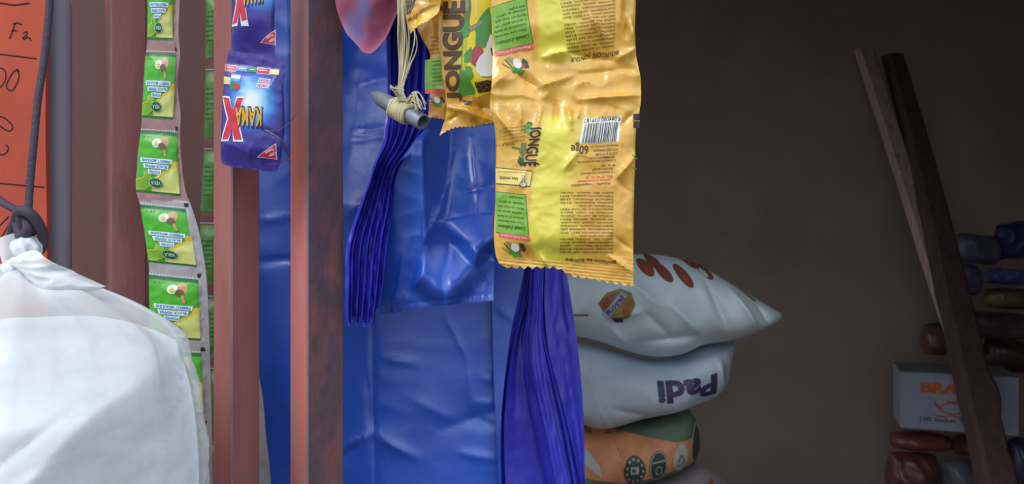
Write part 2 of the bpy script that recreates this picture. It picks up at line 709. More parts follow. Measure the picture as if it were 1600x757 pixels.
ws = Sheet(0.695, -225, [(470, 244), (500, 256), (530, 274), (567, 287), (620, 300), (690, 308), (760, 310), (860, 296), (960, 240)],
           [(-225, 620), (-120, 550), (0, 500), (60, 496), (105, 494), (140, 494), (180, 499), (210, 506), (250, 520), (312, 552)],
           [(-225, 900), (-100, 975), (100, 980), (312, 880)], h_white,
           hb=lambda x, y, u, v: 0.06 * (1 - abs(2 * u - 1) ** 2.6) ** 0.6 * (1 - abs(2 * v - 1) ** 3) ** 0.6)
tag(ws.build('white_sack', [M_sackw], 90, 90), 'bulging white filled sack inside the knotted clear bag', 'sack')

M_film = bpy.data.materials.new('clear_film')
M_film.use_nodes = True
nt = M_film.node_tree
pb = nt.nodes['Principled BSDF']
pb.inputs['Base Color'].default_value = lin((236, 240, 242)) + (1,)
pb.inputs['Roughness'].default_value = 0.16
pb.inputs['Specular IOR Level'].default_value = 0.6
pb.inputs['Alpha'].default_value = 0.30
tcf = nt.nodes.new('ShaderNodeTexCoord')
mpf = nt.nodes.new('ShaderNodeMapping')
mpf.inputs['Scale'].default_value = (1, 1, 0.22)
nt.links.new(tcf.outputs['Object'], mpf.inputs['Vector'])
nf = nt.nodes.new('ShaderNodeTexNoise')
nf.inputs['Scale'].default_value = 42
nf.inputs['Detail'].default_value = 4
nt.links.new(mpf.outputs['Vector'], nf.inputs['Vector'])
bf = nt.nodes.new('ShaderNodeBump')
bf.inputs['Strength'].default_value = 0.28
bf.inputs['Distance'].default_value = 0.006
nt.links.new(nf.outputs['Fac'], bf.inputs['Height'])
nt.links.new(bf.outputs['Normal'], pb.inputs['Normal'])
lw = nt.nodes.new('ShaderNodeLayerWeight')
lw.inputs['Blend'].default_value = 0.4
nt.links.new(bf.outputs['Normal'], lw.inputs['Normal'])
mr = nt.nodes.new('ShaderNodeMapRange')
mr.inputs['To Min'].default_value = 0.20
mr.inputs['To Max'].default_value = 0.75
nt.links.new(lw.outputs['Facing'], mr.inputs['Value'])
sz = nt.nodes.new('ShaderNodeSeparateXYZ')
nt.links.new(tcf.outputs['Object'], sz.inputs['Vector'])
mz = nt.nodes.new('ShaderNodeMapRange')
mz.inputs['From Min'].default_value = 1.365
mz.inputs['From Max'].default_value = 1.435
mz.inputs['To Max'].default_value = 0.26
nt.links.new(sz.outputs['Z'], mz.inputs['Value'])
ad = nt.nodes.new('ShaderNodeMath')
ad.use_clamp = True
nt.links.new(mr.outputs['Result'], ad.inputs[0])
nt.links.new(mz.outputs['Result'], ad.inputs[1])
nt.links.new(ad.outputs['Value'], pb.inputs['Alpha'])
M_knot = mat('bunched_film', (222, 228, 232), rough=0.25, spec=0.6)

bagE = empty('plastic_bag', P(32, 405, .66), 'clear knotted plastic bag holding the white sack, lower left', 'bag')
bm = bmesh.new()
NS, NR = 260, 150
rings = []
Yc = 0.66
for j in range(NR + 1):
    y = lerp(405, 985, (j / NR) ** 1.15)
    ring = []
    for i in range(NS):
        a = 2 * math.pi * i / NS
        r = rprof(y)
        near = math.exp(-(y - 405) / 120)
        fl = .35 + .65 * near
        pleat = 0.13 * near * math.sin(a * 9 + 1.3 * math.sin(a * 2)) + 0.05 * fl * (1 - 2 * abs(math.sin(a * 8.5 + y / 300 + 1))) * (1 if 3.6 < a < 5.2 else near) + 0.02 * fl * (1 - 2 * abs(noise.noise(Vector((a * 5, y / 260, 3))))) + .02 * crumple(a * 150, y, 60, 4)
        r *= 1 + pleat + 0.012 * noise.noise(Vector((math.cos(a) * 3, math.sin(a) * 3, y / 60)))
        if 4.25 < a < 4.95:
            pleat += .045 * sstep(4.25, 4.4, a) * sstep(4.95, 4.8, a) * sstep(420, 470, y) * (abs(math.sin((a - 4.25) * 17 + y / 400)) ** 3 - .3)
        # the right shoulder of film sags over the sack, a fold runs off to the right
        sag = 10 * near * noise.noise(Vector((math.cos(a) * 2, math.sin(a) * 2, 4.4)))
        R = r / F * Yc
        dx, dy = math.cos(a) * R, math.sin(a) * R * (0.95 if math.sin(a) < 0 else 0.62)
        base = P(32, y + sag, Yc)
        ring.append(bm.verts.new((base.x + dx, Yc + dy, base.z)))
    rings.append(ring)
for A, B in zip(rings, rings[1:]):
    for k in range(NS):
        bm.faces.new((A[k], A[(k + 1) % NS], B[(k + 1) % NS], B[k]))
bm.faces.new(rings[-1])
bm_obj('film', bm, M_film, bagE)
# knot: two bunched lobes and two film ears
bm = bmesh.new()
for (x, y, Yk, rx, ry) in ((25, 420, .652, 17, 14), (42, 388, .655, 20, 20)):
    r = bmesh.ops.create_icosphere(bm, subdivisions=4, radius=1)
    for v in r['verts']:
        d = v.co.normalized()
        k = 1 + 0.16 * math.sin(math.atan2(d.x, -d.y) * 6 + d.z * 2) * (1 - abs(d.z)) + .12 * noise.noise(d * 2.2)
        v.co = P(x + d.x * rx * k, y - d.z * ry * k, Yk) + Vector((0, d.y * .012 * k, 0))
bm_obj('knot', bm, M_knot, bagE)
ear = Sheet(0.662, [(355, -40), (380, -25), (400, 0), (425, 10)], [(355, 28), (380, 30), (425, 33)], [(-40, 396), (0, 372), (20, 365), (30, 361)], [(-40, 412), (0, 420), (33, 430)],
            lambda x, y, u, v: 0.003 * math.sin(x / 7) * (1 - u), film=True)
ear.build('film_ear', [M_film], 24, 14, bagE, th=.0004)
ear = Sheet(0.655, 36, 166, [(36, 398), (60, 392), (72, 391), (113, 412), (150, 436), (166, 448)],
            [(36, 420), (60, 436), (85, 452), (115, 461), (150, 456), (166, 450)],
            lambda x, y, u, v: 0.004 + 0.016 * math.sin(math.pi * u) + 0.010 * math.sin(math.pi * v) * (1 - u) + 0.004 * math.sin(u * 5 + v * 7) * u + .003 * ridged(x * .6, y * 1.6, 22, 4), film=True)
ear.build('film_fold', [M_film], 40, 24, bagE, th=.0004)

# =================================================================== steel posts of the grille
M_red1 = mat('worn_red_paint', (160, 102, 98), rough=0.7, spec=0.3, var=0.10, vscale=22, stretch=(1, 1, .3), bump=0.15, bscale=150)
M_red1d = mat('worn_red_paint_shaded', (140, 92, 90), rough=0.7, spec=0.3, rgb2=(150, 100, 96), vscale=26, lo=.35, hi=.6, stretch=(1, 1, .5), bump=0.15, bscale=150)  # shaded copy of the red paint, darker on the flank away from light
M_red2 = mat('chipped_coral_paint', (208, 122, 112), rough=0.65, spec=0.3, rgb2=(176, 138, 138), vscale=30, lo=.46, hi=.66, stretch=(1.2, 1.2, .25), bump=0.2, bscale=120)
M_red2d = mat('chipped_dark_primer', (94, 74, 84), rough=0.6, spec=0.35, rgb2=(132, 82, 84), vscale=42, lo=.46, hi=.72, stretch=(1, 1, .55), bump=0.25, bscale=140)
M_edge = mat('bare_edge', (120, 110, 120), rough=0.5, spec=0.4, var=0.1, vscale=40)


def post(L, R, T, ml, md, label):
    """square tube: left edge L, near ridge R, right edge T as (px, depth)"""
    bm = bmesh.new()
    a, r, t = [P(q[0], 378, q[1]) for q in (L, R, T)]
    back = a + t - r
    a, r, t, back = [Vector((q.x, q.y, 0)) for q in (a, r, t, back)]
    up = Vector((0, 0, 2.4))
    e = 0.0016
    r1 = r + (a - r).normalized() * e
    r2 = r + (t - r).normalized() * e
    t1 = t + (r - t).normalized() * e
    t2 = t + (back - t).normalized() * e
    a1 = a + (back - a).normalized() * e
    a2 = a + (r - a).normalized() * e
    loop = [a2, r1, r2, t1, t2, back, a1]
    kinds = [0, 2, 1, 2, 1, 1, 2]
    n = len(loop)
    lo = [bm.verts.new(p) for p in loop]
    hi = [bm.verts.new(p + up) for p in loop]
    for i in range(n):
        f = bm.faces.new((lo[i], lo[(i + 1) % n], hi[(i + 1) % n], hi[i]))
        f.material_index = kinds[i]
    bm.faces.new(lo[::-1])
    bm.faces.new(hi)
    o = bm_obj('steel_post', bm, [ml, md, M_edge], smooth=False)
    return tag(o, label, 'post', 'red steel posts of the shop front')


M_red0 = mat('red_paint_brightened', (186, 124, 120), rough=.75, spec=.25, var=.08, vscale=22, stretch=(1, 1, .4), bump=.15, bscale=150)  # lighter copy of the red paint, its colour offsets the shade on this post
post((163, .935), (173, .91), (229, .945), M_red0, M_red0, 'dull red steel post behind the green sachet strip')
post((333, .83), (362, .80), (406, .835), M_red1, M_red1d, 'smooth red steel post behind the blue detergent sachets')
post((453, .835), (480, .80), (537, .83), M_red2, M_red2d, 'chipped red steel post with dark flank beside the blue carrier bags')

# =================================================================== green sachet strips
M_foil = mat('silver_foil', (176, 172, 176), rough=0.32, spec=0.6, metal=0.35, var=0.08, vscale=60)
M_gr = mat('green_print', (74, 176, 40), rough=0.35)
M_gr2 = mat('mid_green_print', (126, 186, 60), rough=0.35)
M_grd = mat('bottle_green_print', (34, 112, 58), rough=0.35)
M_pale = mat('pale_green_print', (214, 222, 130), rough=0.35)
M_gold = mat('gold_line_print', (224, 196, 70), rough=0.35)
M_wh = mat('white_text_print', (226, 240, 246), rough=0.35)
M_bl = mat('blue_text_ink', (40, 120, 200), rough=0.35)
M_tan = mat('tan_print', (206, 156, 110), rough=0.35)
M_pep = mat('pepper_print', (110, 92, 58), rough=0.35)
M_blk = mat('black_tick', (44, 38, 46), rough=0.4)
M_seam = mat('brownish_foil', (158, 122, 120), rough=0.3, spec=0.6, var=0.1, vscale=60)
SMATS = [M_foil, M_gr, M_gr2, M_grd, M_pale, M_gold, M_wh, M_bl, M_tan, M_pep, M_blk]


def strip_print(mp, x1f, tilt):
    """label of one pepper sachet in unit coordinates a (across) b (down)"""
    pr = Print()

    def pts(l):
        return [mp(a, b) for a, b in l]
    pr.poly(pts([(0, 0.0), (1, 0.0), (1, .06), (0, .06)]), 3, 1)
    pr.poly(pts([(0, .06), (1, .06), (1, .965), (0, .965)]), 1, 1)
    pr.poly(pts([(0, .965), (1, .965), (1, 1.0), (0, 1.0)]), 3, 1)
    # pale field sweeping in from the right, with a gold border
    pr.poly(pts([(1, .46), (.86, .47), (.86, .56), (.72, .62), (.55, .70), (.40, .80), (.36, .965), (1, .965)]), 5, 2)
    pr.poly(pts([(1, .55), (.90, .58), (.78, .65), (.60, .73), (.45, .83), (.42, .965), (1, .965)]), 4, 3)
    pr.poly(pts([(0, .80), (.10, .77), (.22, .74), (.26, .66), (.40, .66), (.42, .84), (.20, .965), (0, .965)]), 2, 2)
    pr.curve(pts([(0, .80), (.12, .775), (.21, .765), (.235, .70), (.25, .66)]), 1.6, 5, 3)
    pr.curve(pts([(.02, .95), (.2, .93), (.36, .88), (.44, .82)]), 1.2, 5, 3)
    # garlic, ladle and pepper corns
    kx = (mp(1, .5)[0] - mp(0, .5)[0])
    ky = (mp(.5, 1)[1] - mp(.5, 0)[1])

    def el(a, b, ra, rb, m, l, rot=0):
        x, y = mp(a, b)
        pr.ell(x, y, ra * kx, rb * ky, m, l, rot)
    el(.68, .17, .115, .095, 8, 2)
    el(.50, .19, .105, .075, 6, 3)
    el(.49, .20, .05, .045, 5, 4)
    el(.64, .235, .085, .055, 9, 4)
    pr.curve(pts([(.69, .27), (.71, .33), (.73, .40)]), .055 * kx, 8, 3)
    pr.text('12 g', *mp(.20, .10), 2.6, .2 * kx, 180, 9, 3)
    # three lines of text, upside down, on white bars
    rot = 180 + math.degrees(math.atan(tilt))
    for (b, a, wd, t) in ((.475, .50, .74, 'PIMENT MOULINE'), (.565, .50, .58, 'BLACK PEPPER'), (.655, .48, .28, 'POIVRE')):
        pr.poly(pts([(a - wd / 2 - .02, b - .036), (a + wd / 2 + .02, b - .036), (a + wd / 2, b + .036), (a - wd / 2, b + .036)]), 6, 4)
        pr.text(t, *mp(a, b), .044 * ky, wd * .93 * kx, rot, 7, 5, bold=.015)
    x, y = mp(.50, .83)
    pr.ell(x, y, .17 * kx, .085 * ky, 3, 4, rot=14)
    pr.text('VEKA', x, y, .055 * ky, .23 * kx, rot, 6, 5, bold=.01)
    pr.ring(x, y, .165 * kx, .08 * ky, .6, 6, 5, rot=14)
    return pr


def plain_print(mp):
    """back of a sachet: plain green with a few dark lines of small print"""
    pr = Print()
    pr.poly([mp(a, b) for a, b in ((0, .02), (1, .02), (1, 1), (0, 1))], 1, 1)
    for i in range(7):
        x, y = mp(.36, .28 + i * .075)
        pr.text('poivre moulu', x, y, 3, 26, 180, 3, 2, bold=.015)
    return pr


def sachet_strip(Y, xl, xp, xr, perfs, tilts, label, pulled=0.0, bare=False, mats=None, seam_until=None, seam_top=3, seam_bot=17, group=None):
    xl, xp, xr, tl = pl(xl), pl(xp), pl(xr), pl(tilts)
    mid = 0.5 * (perfs[0] + perfs[-1])
    E = empty('sachet_strip', P(xl(mid), perfs[0], Y), label, 'sachet strip', group)
    for k in range(len(perfs) - 1):
        y0, y1 = perfs[k], perfs[k + 1]
        t0, t1 = tl(y0), tl(y1)

        def top(x, y0=y0, t0=t0):
            return y0 + t0 * (x - xl(y0))

        def bot(x, y1=y1, t1=t1):
            return y1 + t1 * (x - xl(y1))
        seed = k * 1.7 + Y

        def h(x, y, u, v, seed=seed):
            a = clamp((x - xl(y)) / max(1, xp(y) - xl(y)))
            body = (math.sin(math.pi * clamp(a)) ** .6) * sstep(0.03, .22, v) * sstep(.86, .62, v)
            side = sstep(.98, 1.1, (x - xl(y)) / max(1, xp(y) - xl(y)))
            return 0.0045 * body + 0.0006 * ridged(x, y, 16, seed) * sstep(0, .1, v) * sstep(1, .9, v) - 0.002 * side + side * .0016 * nz(x, y, 9, seed)
        S = Sheet(Y, xl, xr, top, bot, h, hb=lambda x, y, u, v: 0.0025 * math.sin(math.pi * clamp(u)) * math.sin(math.pi * clamp(v)))

        def mp(a, b, y0=y0, y1=y1):
            yy = lerp(y0 + seam_top, y1 - seam_bot, b)
            x = lerp(xl(yy), xp(yy), a)
            yy = yy + lerp(tl(y0), tl(y1), b) * (x - xl(yy))
            return (x, yy)
        pr = plain_print(mp) if bare else strip_print(mp, xp, tl(0.5 * (y0 + y1)))
        # perforation dashes and the black register tick on the edge
        ya = y0 - 0.5
        n = 16
        for i in range(n):
            a0 = xl(y0) + (xp(y0) - xl(y0)) * (i + .1) / n
            a1 = xl(y0) + (xp(y0) - xl(y0)) * (i + .62) / n
            pr.poly([(a0, top(a0) + 0.2), (a1, top(a1) + 0.2), (a1, top(a1) + 1.5), (a0, top(a0) + 1.5)], 6, 2)
        q0, q1 = xp(y1) - 1, xr(y1) + 0
        pr.poly([(q0, bot(q0) - 6.5), (q1, bot(q1) - 6.5), (q1, bot(q1) - 0.6), (q0, bot(q0) - 0.6)], 10, 2)
        S.build('sachet', (mats or SMATS) + [M_seam], 24, 36, E, matfn=(lambda x, y: 11 if seam_until and y < seam_until else 0), th=.0005, prints=pr, g=2.5, lay=.0003)
    hang(E, xl(perfs[0]) + 15, perfs[0] + 2, Y)
    return E


sachet_strip(0.865,
             [(-160, 232), (-50, 231), (57, 231), (82, 228), (140, 224), (183, 222), (205, 220), (260, 214), (303, 214), (320, 219), (370, 227), (414, 233), (430, 233), (530, 236), (640, 246), (790, 250)],
             [(-160, 274), (-50, 273), (57, 270), (82, 275), (140, 274), (183, 271), (203, 276), (260, 279), (303, 283), (320, 290), (370, 302), (414, 308), (430, 310), (530, 314), (640, 319), (790, 322)],
             [(-160, 284), (-50, 283), (57, 279), (80, 281), (130, 277), (183, 282), (203, 281), (250, 283), (303, 291), (318, 297), (360, 310), (414, 320), (430, 322), (530, 327), (640, 330), (790, 333)],
             [-160, -42, 79, 201, 317, 427, 545, 662, 780],
             [(0, .02), (100, .04), (210, .07), (320, .10), (430, .10), (545, .06), (700, .04)],
             'bright green pepper sachet strip hanging in front of the dull red post', seam_until=314)
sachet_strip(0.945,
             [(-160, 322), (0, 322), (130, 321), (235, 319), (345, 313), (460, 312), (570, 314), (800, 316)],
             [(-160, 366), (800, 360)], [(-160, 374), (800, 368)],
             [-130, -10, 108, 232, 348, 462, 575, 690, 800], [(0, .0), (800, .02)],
             'shade-toned green sachet strip mostly hidden behind the smooth red post', bare=True, mats=[mat('brown_seam', (122, 84, 80), rough=.4), mat('shaded_green_print', (86, 140, 68), rough=.4)] + SMATS[2:])  # darker green paints in the shade of the strip behind the post
sachet_strip(0.895,
             [(540, 352), (800, 362)], [(540, 372), (700, 396), (800, 408)], [(540, 392), (580, 402), (620, 410), (690, 416), (720, 420), (757, 423), (800, 426)],
             [548, 699, 812], [(540, .05), (800, .05)],
             'silver backed sachet strip end between the smooth red post and blue bags')

# =================================================================== blue detergent sachets
M_kam = mat('detergent_film', (60, 60, 150), attr=True, rough=0.28, spec=0.5)
M_kred = mat('detergent_red', (206, 44, 66), **G)
M_kwh = mat('detergent_white', (226, 226, 240), **G)
M_kyel = mat('detergent_yellow', (224, 170, 40), **G)
M_knavy = mat('detergent_navy', (40, 34, 84), **G)
M_ksky = mat('detergent_sky', (60, 140, 210), **G)
M_kgr = mat('detergent_green', (36, 140, 84), **G)
M_kpink = mat('detergent_pink', (230, 150, 170), **G)
M_kcream = mat('detergent_cream', (232, 210, 150), **G)
KM = [M_kam, M_kred, M_kwh, M_kyel, M_knavy, M_ksky, M_kgr, M_kpink, M_kcream]


def kama_print(dx, dy, sc=1.0):
    pr = Print()

    def T(x, y):
        return (x + dx, y + dy)

    def poly(l, m, ly):
        pr.poly([T(*q) for q in l], m, ly)
    # row of coloured pills
    for (x0, x1, m) in ((353, 370, 1), (371.5, 388, 5), (389.5, 402, 6), (403.5, 422, 1), (423, 437, 8)):
        k = 0.09
        y = 102 + k * (x0 - 353)
        if m == 1:
            poly([(x0 - .8, y - .8), (x1 + .8, y + k * (x1 - x0) - .8), (x1 + .8, y + k * (x1 - x0) + 9.6), (x0 - .8, y + 9.6)], 2, 1)
        poly([(x0, y), (x1, y + k * (x1 - x0)), (x1, y + k * (x1 - x0) + 8.5), (x0, y + 8.5)], m, 2)
        pr.line([T(x0 + 3, y + 4), T(x1 - 3, y + 4 + k * 10)], 1.2, 2, 3)
    poly([(350.5, 120), (364, 123), (363, 134), (350, 132)], 8, 2)
    # cup of fruit
    poly([(364, 117), (381, 119), (378, 141), (372, 145), (366, 143), (362, 136)], 5, 2)
    poly([(365, 119), (380, 120.5), (379.5, 126), (364.5, 124)], 2, 3)
    pr.ell(*T(367, 138), 4.2, 4.5, 6, 4)
    pr.ell(*T(374.5, 138.5), 4.8, 5, 1, 4)
    pr.ell(*T(371, 131.5), 5, 2.4, 6, 4)
    # two small pink lines
    poly([(408, 124), (426, 125.5), (424.5, 132), (407, 130.5)], 2, 2)
    poly([(406, 132), (425, 133.5), (423.5, 141), (405, 139.5)], 2, 2)
    pr.text('FRESH', *T(416.5, 128), 4, 15, 184, 1, 3, bold=.02)
    pr.text('LEMON', *T(415, 136.5), 4.6, 16, 184, 1, 3, bold=.02)
    # X with white outline: in the photo upside down
    def cross(o, m, ly):
        poly([(350.5 - o, 153 - o), (361 + o * .5, 155 - o), (368, 176), (376 - o * .6, 155.5 - o), (385 + o, 156 - o), (374.5 + o, 188), (383 + o, 221 + o),
              (371 - o * .6, 220.5 + o), (366.5, 203), (360 + o * .4, 219.5 + o), (349.5 - o, 219 + o), (360.5 - o, 187)], m, ly)
    cross(2.6, 2, 2)
    cross(0, 1, 3)
    pr.text('KAMA', *T(393.5, 186), 30, 43, 181.5, 4, 3, bold=.05)
    pr.text('KAMA', *T(393, 185), 27, 41, 181.5, 3, 5, bold=.02)
    # red corner flash
    poly([(405, 247), (434, 225), (434.5, 250)], 2, 1)
    poly([(407, 246.5), (433, 227), (433.5, 249)], 1, 2)
    pr.text('Super', *T(424, 238), 4.5, 14, 150, 2, 3, bold=.02)
    pr.text('Clean', *T(428.5, 243), 4.5, 11, 150, 2, 3, bold=.02)
    return pr


def kcol(cx, cy):
    def f(x, y):
        d = math.hypot(x - cx, (y - cy) * .85)
        c = mixc((236, 246, 255), (86, 170, 232), (d - 8) / 20)
        c = mixc(c, (44, 84, 196), (d - 22) / 26)
        c = mixc(c, (58, 48, 138), (d - 30) / 18)
        return mixc(c, (66, 52, 138), sstep(118, 96, y - (cy - 160)))
    return f


KE = empty('detergent_strip', P(400, -60, .765), 'pair of joined blue detergent sachets hanging on the smooth red post', 'sachet strip')
CRK = [(352, 98, 444, 108, 5, -.001), (437, 110, 424, 150, 5, .0016), (424, 150, 432, 200, 6, -.001), (415, 206, 436, 216, 4, -.003), (360, 225, 410, 250, 7, .0015), (405, 215, 385, 262, 6, .0012), (375, 80, 372, 98, 3, .0012), (412, 84, 410, 98, 3, .001)]


def h_kam(x, y, u, v):
    return 0.009 * math.sin(math.pi * u) ** .55 * sstep(.06, .30, v) * sstep(1.0, .80, v) + crease_sum(CRK, x, y) + 0.0007 * ridged(x, y, 20, 1) * sstep(0, .05, v)


ks = Sheet(.765, [(80, 357), (130, 350), (180, 347), (240, 345), (252, 346), (262, 350), (275, 352)], [(80, 447), (98, 447), (130, 443), (165, 444), (205, 444), (240, 440), (257, 437), (272, 430)],
           [(350, 79), (380, 83), (410, 87), (447, 97)], [(345, 256), (360, 261), (400, 266), (425, 270), (447, 272)], h_kam,
           hb=lambda x, y, u, v: 0.008 * math.sin(math.pi * u) ** .6 * math.sin(math.pi * v) ** .6, zig_t=zig(4, 2.5), zig_b=zig(4, 1.5))
ks.build('sachet', KM, 48, 90, KE, prints=kama_print(0, 0), g=2.5, colfn=kcol(398, 160))
ks2 = Sheet(.772, [(-160, 360), (0, 363), (70, 362), (95, 364)], [(-160, 440), (0, 430), (60, 428), (96, 430)], [(355, -128), (440, -120)], [(355, 90), (400, 90), (430, 94)],
            lambda x, y, u, v: 0.009 * math.sin(math.pi * u) ** .6 * sstep(0, .25, v) * sstep(1, .72, v) + .0008 * ridged(x, y, 24, 3),
            hb=lambda x, y, u, v: 0.007 * math.sin(math.pi * u) ** .6 * math.sin(math.pi * v) ** .6)
p2 = Print()
for (vs, fs, m, ly) in kama_print(0, 0).items:      # same label, a little narrower and turned
    out = []
    for x, y in vs:
        X, Y_ = (x - 350) * .77 + 366, (y - 219) * 1.0 + 40
        Y_ -= (X - 366) * .28 * (1 if y < 222 and x < 430 and y > 150 and x > 345 else 0.0)
        out.append((X, Y_ if Y_ > -126 else -126))
    p2.raw(out, fs, m, ly)
ks2.build('sachet', KM, 40, 80, KE, prints=p2, g=2.5, colfn=kcol(408, -25))

M_band = mat('smoky_band', (92, 86, 100), rough=0.3, spec=0.6)
bm = bmesh.new()
add_tube(bm, [P(462, 180, .80), P(452, 192, .775), P(440, 201, .752), P(428, 205, .748), P(414, 203, .749), P(426, 209, .745), P(440, 220, .748), (P(449, 238, .76)), P(451, 245, .765), P(445, 252, .765), P(432, 256, .752), P(420, 257, .752)],
         lambda t: lerp(1.0, 2.6, math.sin(math.pi * clamp((t - .35) / .5)) if .35 < t < .85 else 0) / F * .76, 8, 8, flat=.5)
tag(bm_obj('plastic_tie', bm, M_band), 'thin smoky plastic tie looped round the lower detergent sachet', 'tie')

hang(KE, 398, -126, .772)
# =================================================================== back bundle of blue carrier bags
BE = empty('carrier_bag_bundle', P(600, -120, .93), 'large rear bundle of blue carrier bags reaching below the front pack', 'bag bundle', )
CRB = [(540, 200, 612, 192, 4, .003), (540, 214, 610, 206, 5, .003), (540, 120, 600, 100, 14, .004), (548, 330, 600, 300, 9, .003), (600, 560, 650, 566, 6, .003), (535, 700, 582, 676, 8, .005), (535, 716, 560, 690, 6, -.003),
       (590, 680, 650, 712, 10, .005), (720, 706, 778, 718, 6, .004), (745, 630, 780, 632, 6, .003), (740, 655, 775, 668, 9, -.003), (695, 490, 730, 560, 5, .002), (730, 560, 738, 640, 5, .002), (583, 505, 587, 760, 3, -.003),
       (575, 590, 583, 690, 5, -.002), (690, 670, 780, 640, 16, -.004), (752, 590, 778, 596, 5, .002), (405, 410, 460, 405, 6, -.004), (405, 345, 460, 338, 6, .003), (640, 620, 720, 660, 20, .003)]


def h_back(x, y, u, v):
    return -.15 * clamp((320 - y) / 440) * sstep(450, 545, x) + 0.006 * math.sin(math.pi * u) ** .5 + crease_sum(CRB, x, y) * 1.3 + 0.0022 * nz(x, y * .7, 90, 2) + .0007 * ridged(x * .6, y, 45, 5) * (1 if y > 230 else 1.8) + 0.004 * math.sin(x / 34) * sstep(260, 60, y)


bk = Sheet(.955, [(-120, 396), (900, 396)], [(-120, 830), (400, 800), (480, 778), (600, 778), (680, 782), (757, 786), (900, 790)], -135, 905, h_back, film=True)
bk.build('front_panel', [M_blue], 130, 200, BE)
gs = Sheet(.945, [(380, 768), (480, 769), (600, 772), (680, 776), (757, 779), (900, 783)], [(380, 822), (424, 818), (470, 808), (525, 797), (580, 790), (640, 784), (700, 782), (757, 783.5), (900, 788)], 330, 905,
           lambda x, y, u, v: .004 + .002 * u + .003 * sstep(.4, .6, v) + crease_sum([(772, 474, 802, 500, 4, .003)], x, y), film=True)
gs.build('gusset', [M_blue], 16, 90, BE)
LV = [[(330, 826), (424, 818), (525, 797), (640, 782), (757, 780), (900, 785)],
      [(330, 830), (456, 823), (525, 804), (640, 789), (757, 790), (900, 798)],
      [(330, 832), (470, 825), (548, 818), (620, 826), (685, 839), (757, 855), (900, 880)],
      [(330, 838), (483, 832), (548, 827), (667, 848), (757, 866), (900, 896)],
      [(330, 846), (502, 841), (566, 846), (685, 868), (757, 885), (900, 912)],
      [(330, 852), (515, 846), (570, 857), (667, 880), (757, 896), (900, 925)],
      [(330, 858), (470, 850), (543, 856), (640, 880), (757, 907), (900, 934)],
      [(330, 866), (424, 885), (502, 897), (584, 907), (667, 912), (757, 914), (900, 918)]]
LV = [pl(q) for q in LV]
for k in range(7):
    xa, xb = LV[k], LV[k + 1]
    Yk = .952 + .0045 * k - (0.010 if k in (2, 3) else 0)

    def rgt(y, xb=xb, k=k):
        return xb(y) + (5 if k < 6 else 0)

    def hl(x, y, u, v, k=k):
        return .010 * math.exp(-u * 4) + .0016 * math.sin(u * 9 + k) + .0025 * nz(u * 40, y, 70, k) + .0012 * ridged(x, y * .35, 10, k + 1)
    lf = Sheet(Yk, xa, rgt, 120, 905, hl, film=True)
    lf.build('bag_fold', [M_blue2], 16 if k < 6 else 30, 110, BE, th=.0008)

hang(BE, 600, -130, .955)
# =================================================================== front bundle of blue carrier bags
FE = empty('carrier_bag_bundle', P(650, -60, .82), 'smaller front bundle of blue carrier bags tied below the metal tube', 'bag bundle')


def facet(x, y, poly):
    """0..1 inside a convex polygon; each edge (x, y, softness) has its own run-out"""
    m = 1.0
    n = len(poly)
    for i in range(n):
        x1, y1, soft = poly[i]
        x2, y2, _ = poly[(i + 1) % n]
        L = math.hypot(x2 - x1, y2 - y1)
        d = ((x2 - x1) * (y - y1) - (y2 - y1) * (x - x1)) / L
        m = min(m, sstep(-soft, soft * .25, d))
    return m


FAC = [([(672, 386, 5), (730, 380, 6), (752, 398, 30), (700, 462, 30), (662, 432, 16)], 382, 470, .032),
       ([(700, 346, 5), (770, 333, 6), (772, 370, 22), (746, 394, 22)], 332, 398, .028)]


def h_front(x, y, u, v):
    h = .004 * math.sin(math.pi * u) + .045 * sstep(705, 655, x) * clamp((500 - y) / 250) * sstep(170, 235, y)
    h -= .045 * clamp((336 - y) / 150) * sstep(672, 700, x)
    h += .005 * math.exp(-((x - 668) / 5) ** 2) * sstep(200, 240, y) * sstep(420, 330, y)
    h -= .003 * math.exp(-((x - 645) / 18) ** 2) * sstep(200, 260, y) * sstep(430, 340, y)
    for poly, y0, y1, a in FAC:
        m = facet(x, y, poly)
        if m:
            h += a * m * clamp((y - y0) / (y1 - y0)) * (1 - .3 * clamp((y - y0) / (y1 - y0)) ** 3)
    h += crease_sum([(712, 230, 690, 330, 14, .007), (690, 330, 655, 400, 12, .005), (735, 210, 748, 330, 10, .005), (640, 380, 620, 470, 7, .003), (745, 398, 763, 440, 6, .003), (600, 478, 770, 459, 2.2, -.0016), (720, 300, 766, 290, 8, -.004)], x, y)
    # gathers at the heat seal along the hem
    hem = sstep(430, 486, y + (x - 590) * .10)
    h += hem * .0022 * ridged(x, y * .25, 13, 6) + .0009 * ridged(x, y, 38, 4)
    h += .0035 * nz(x, y * .6, 46, 9)
    return h


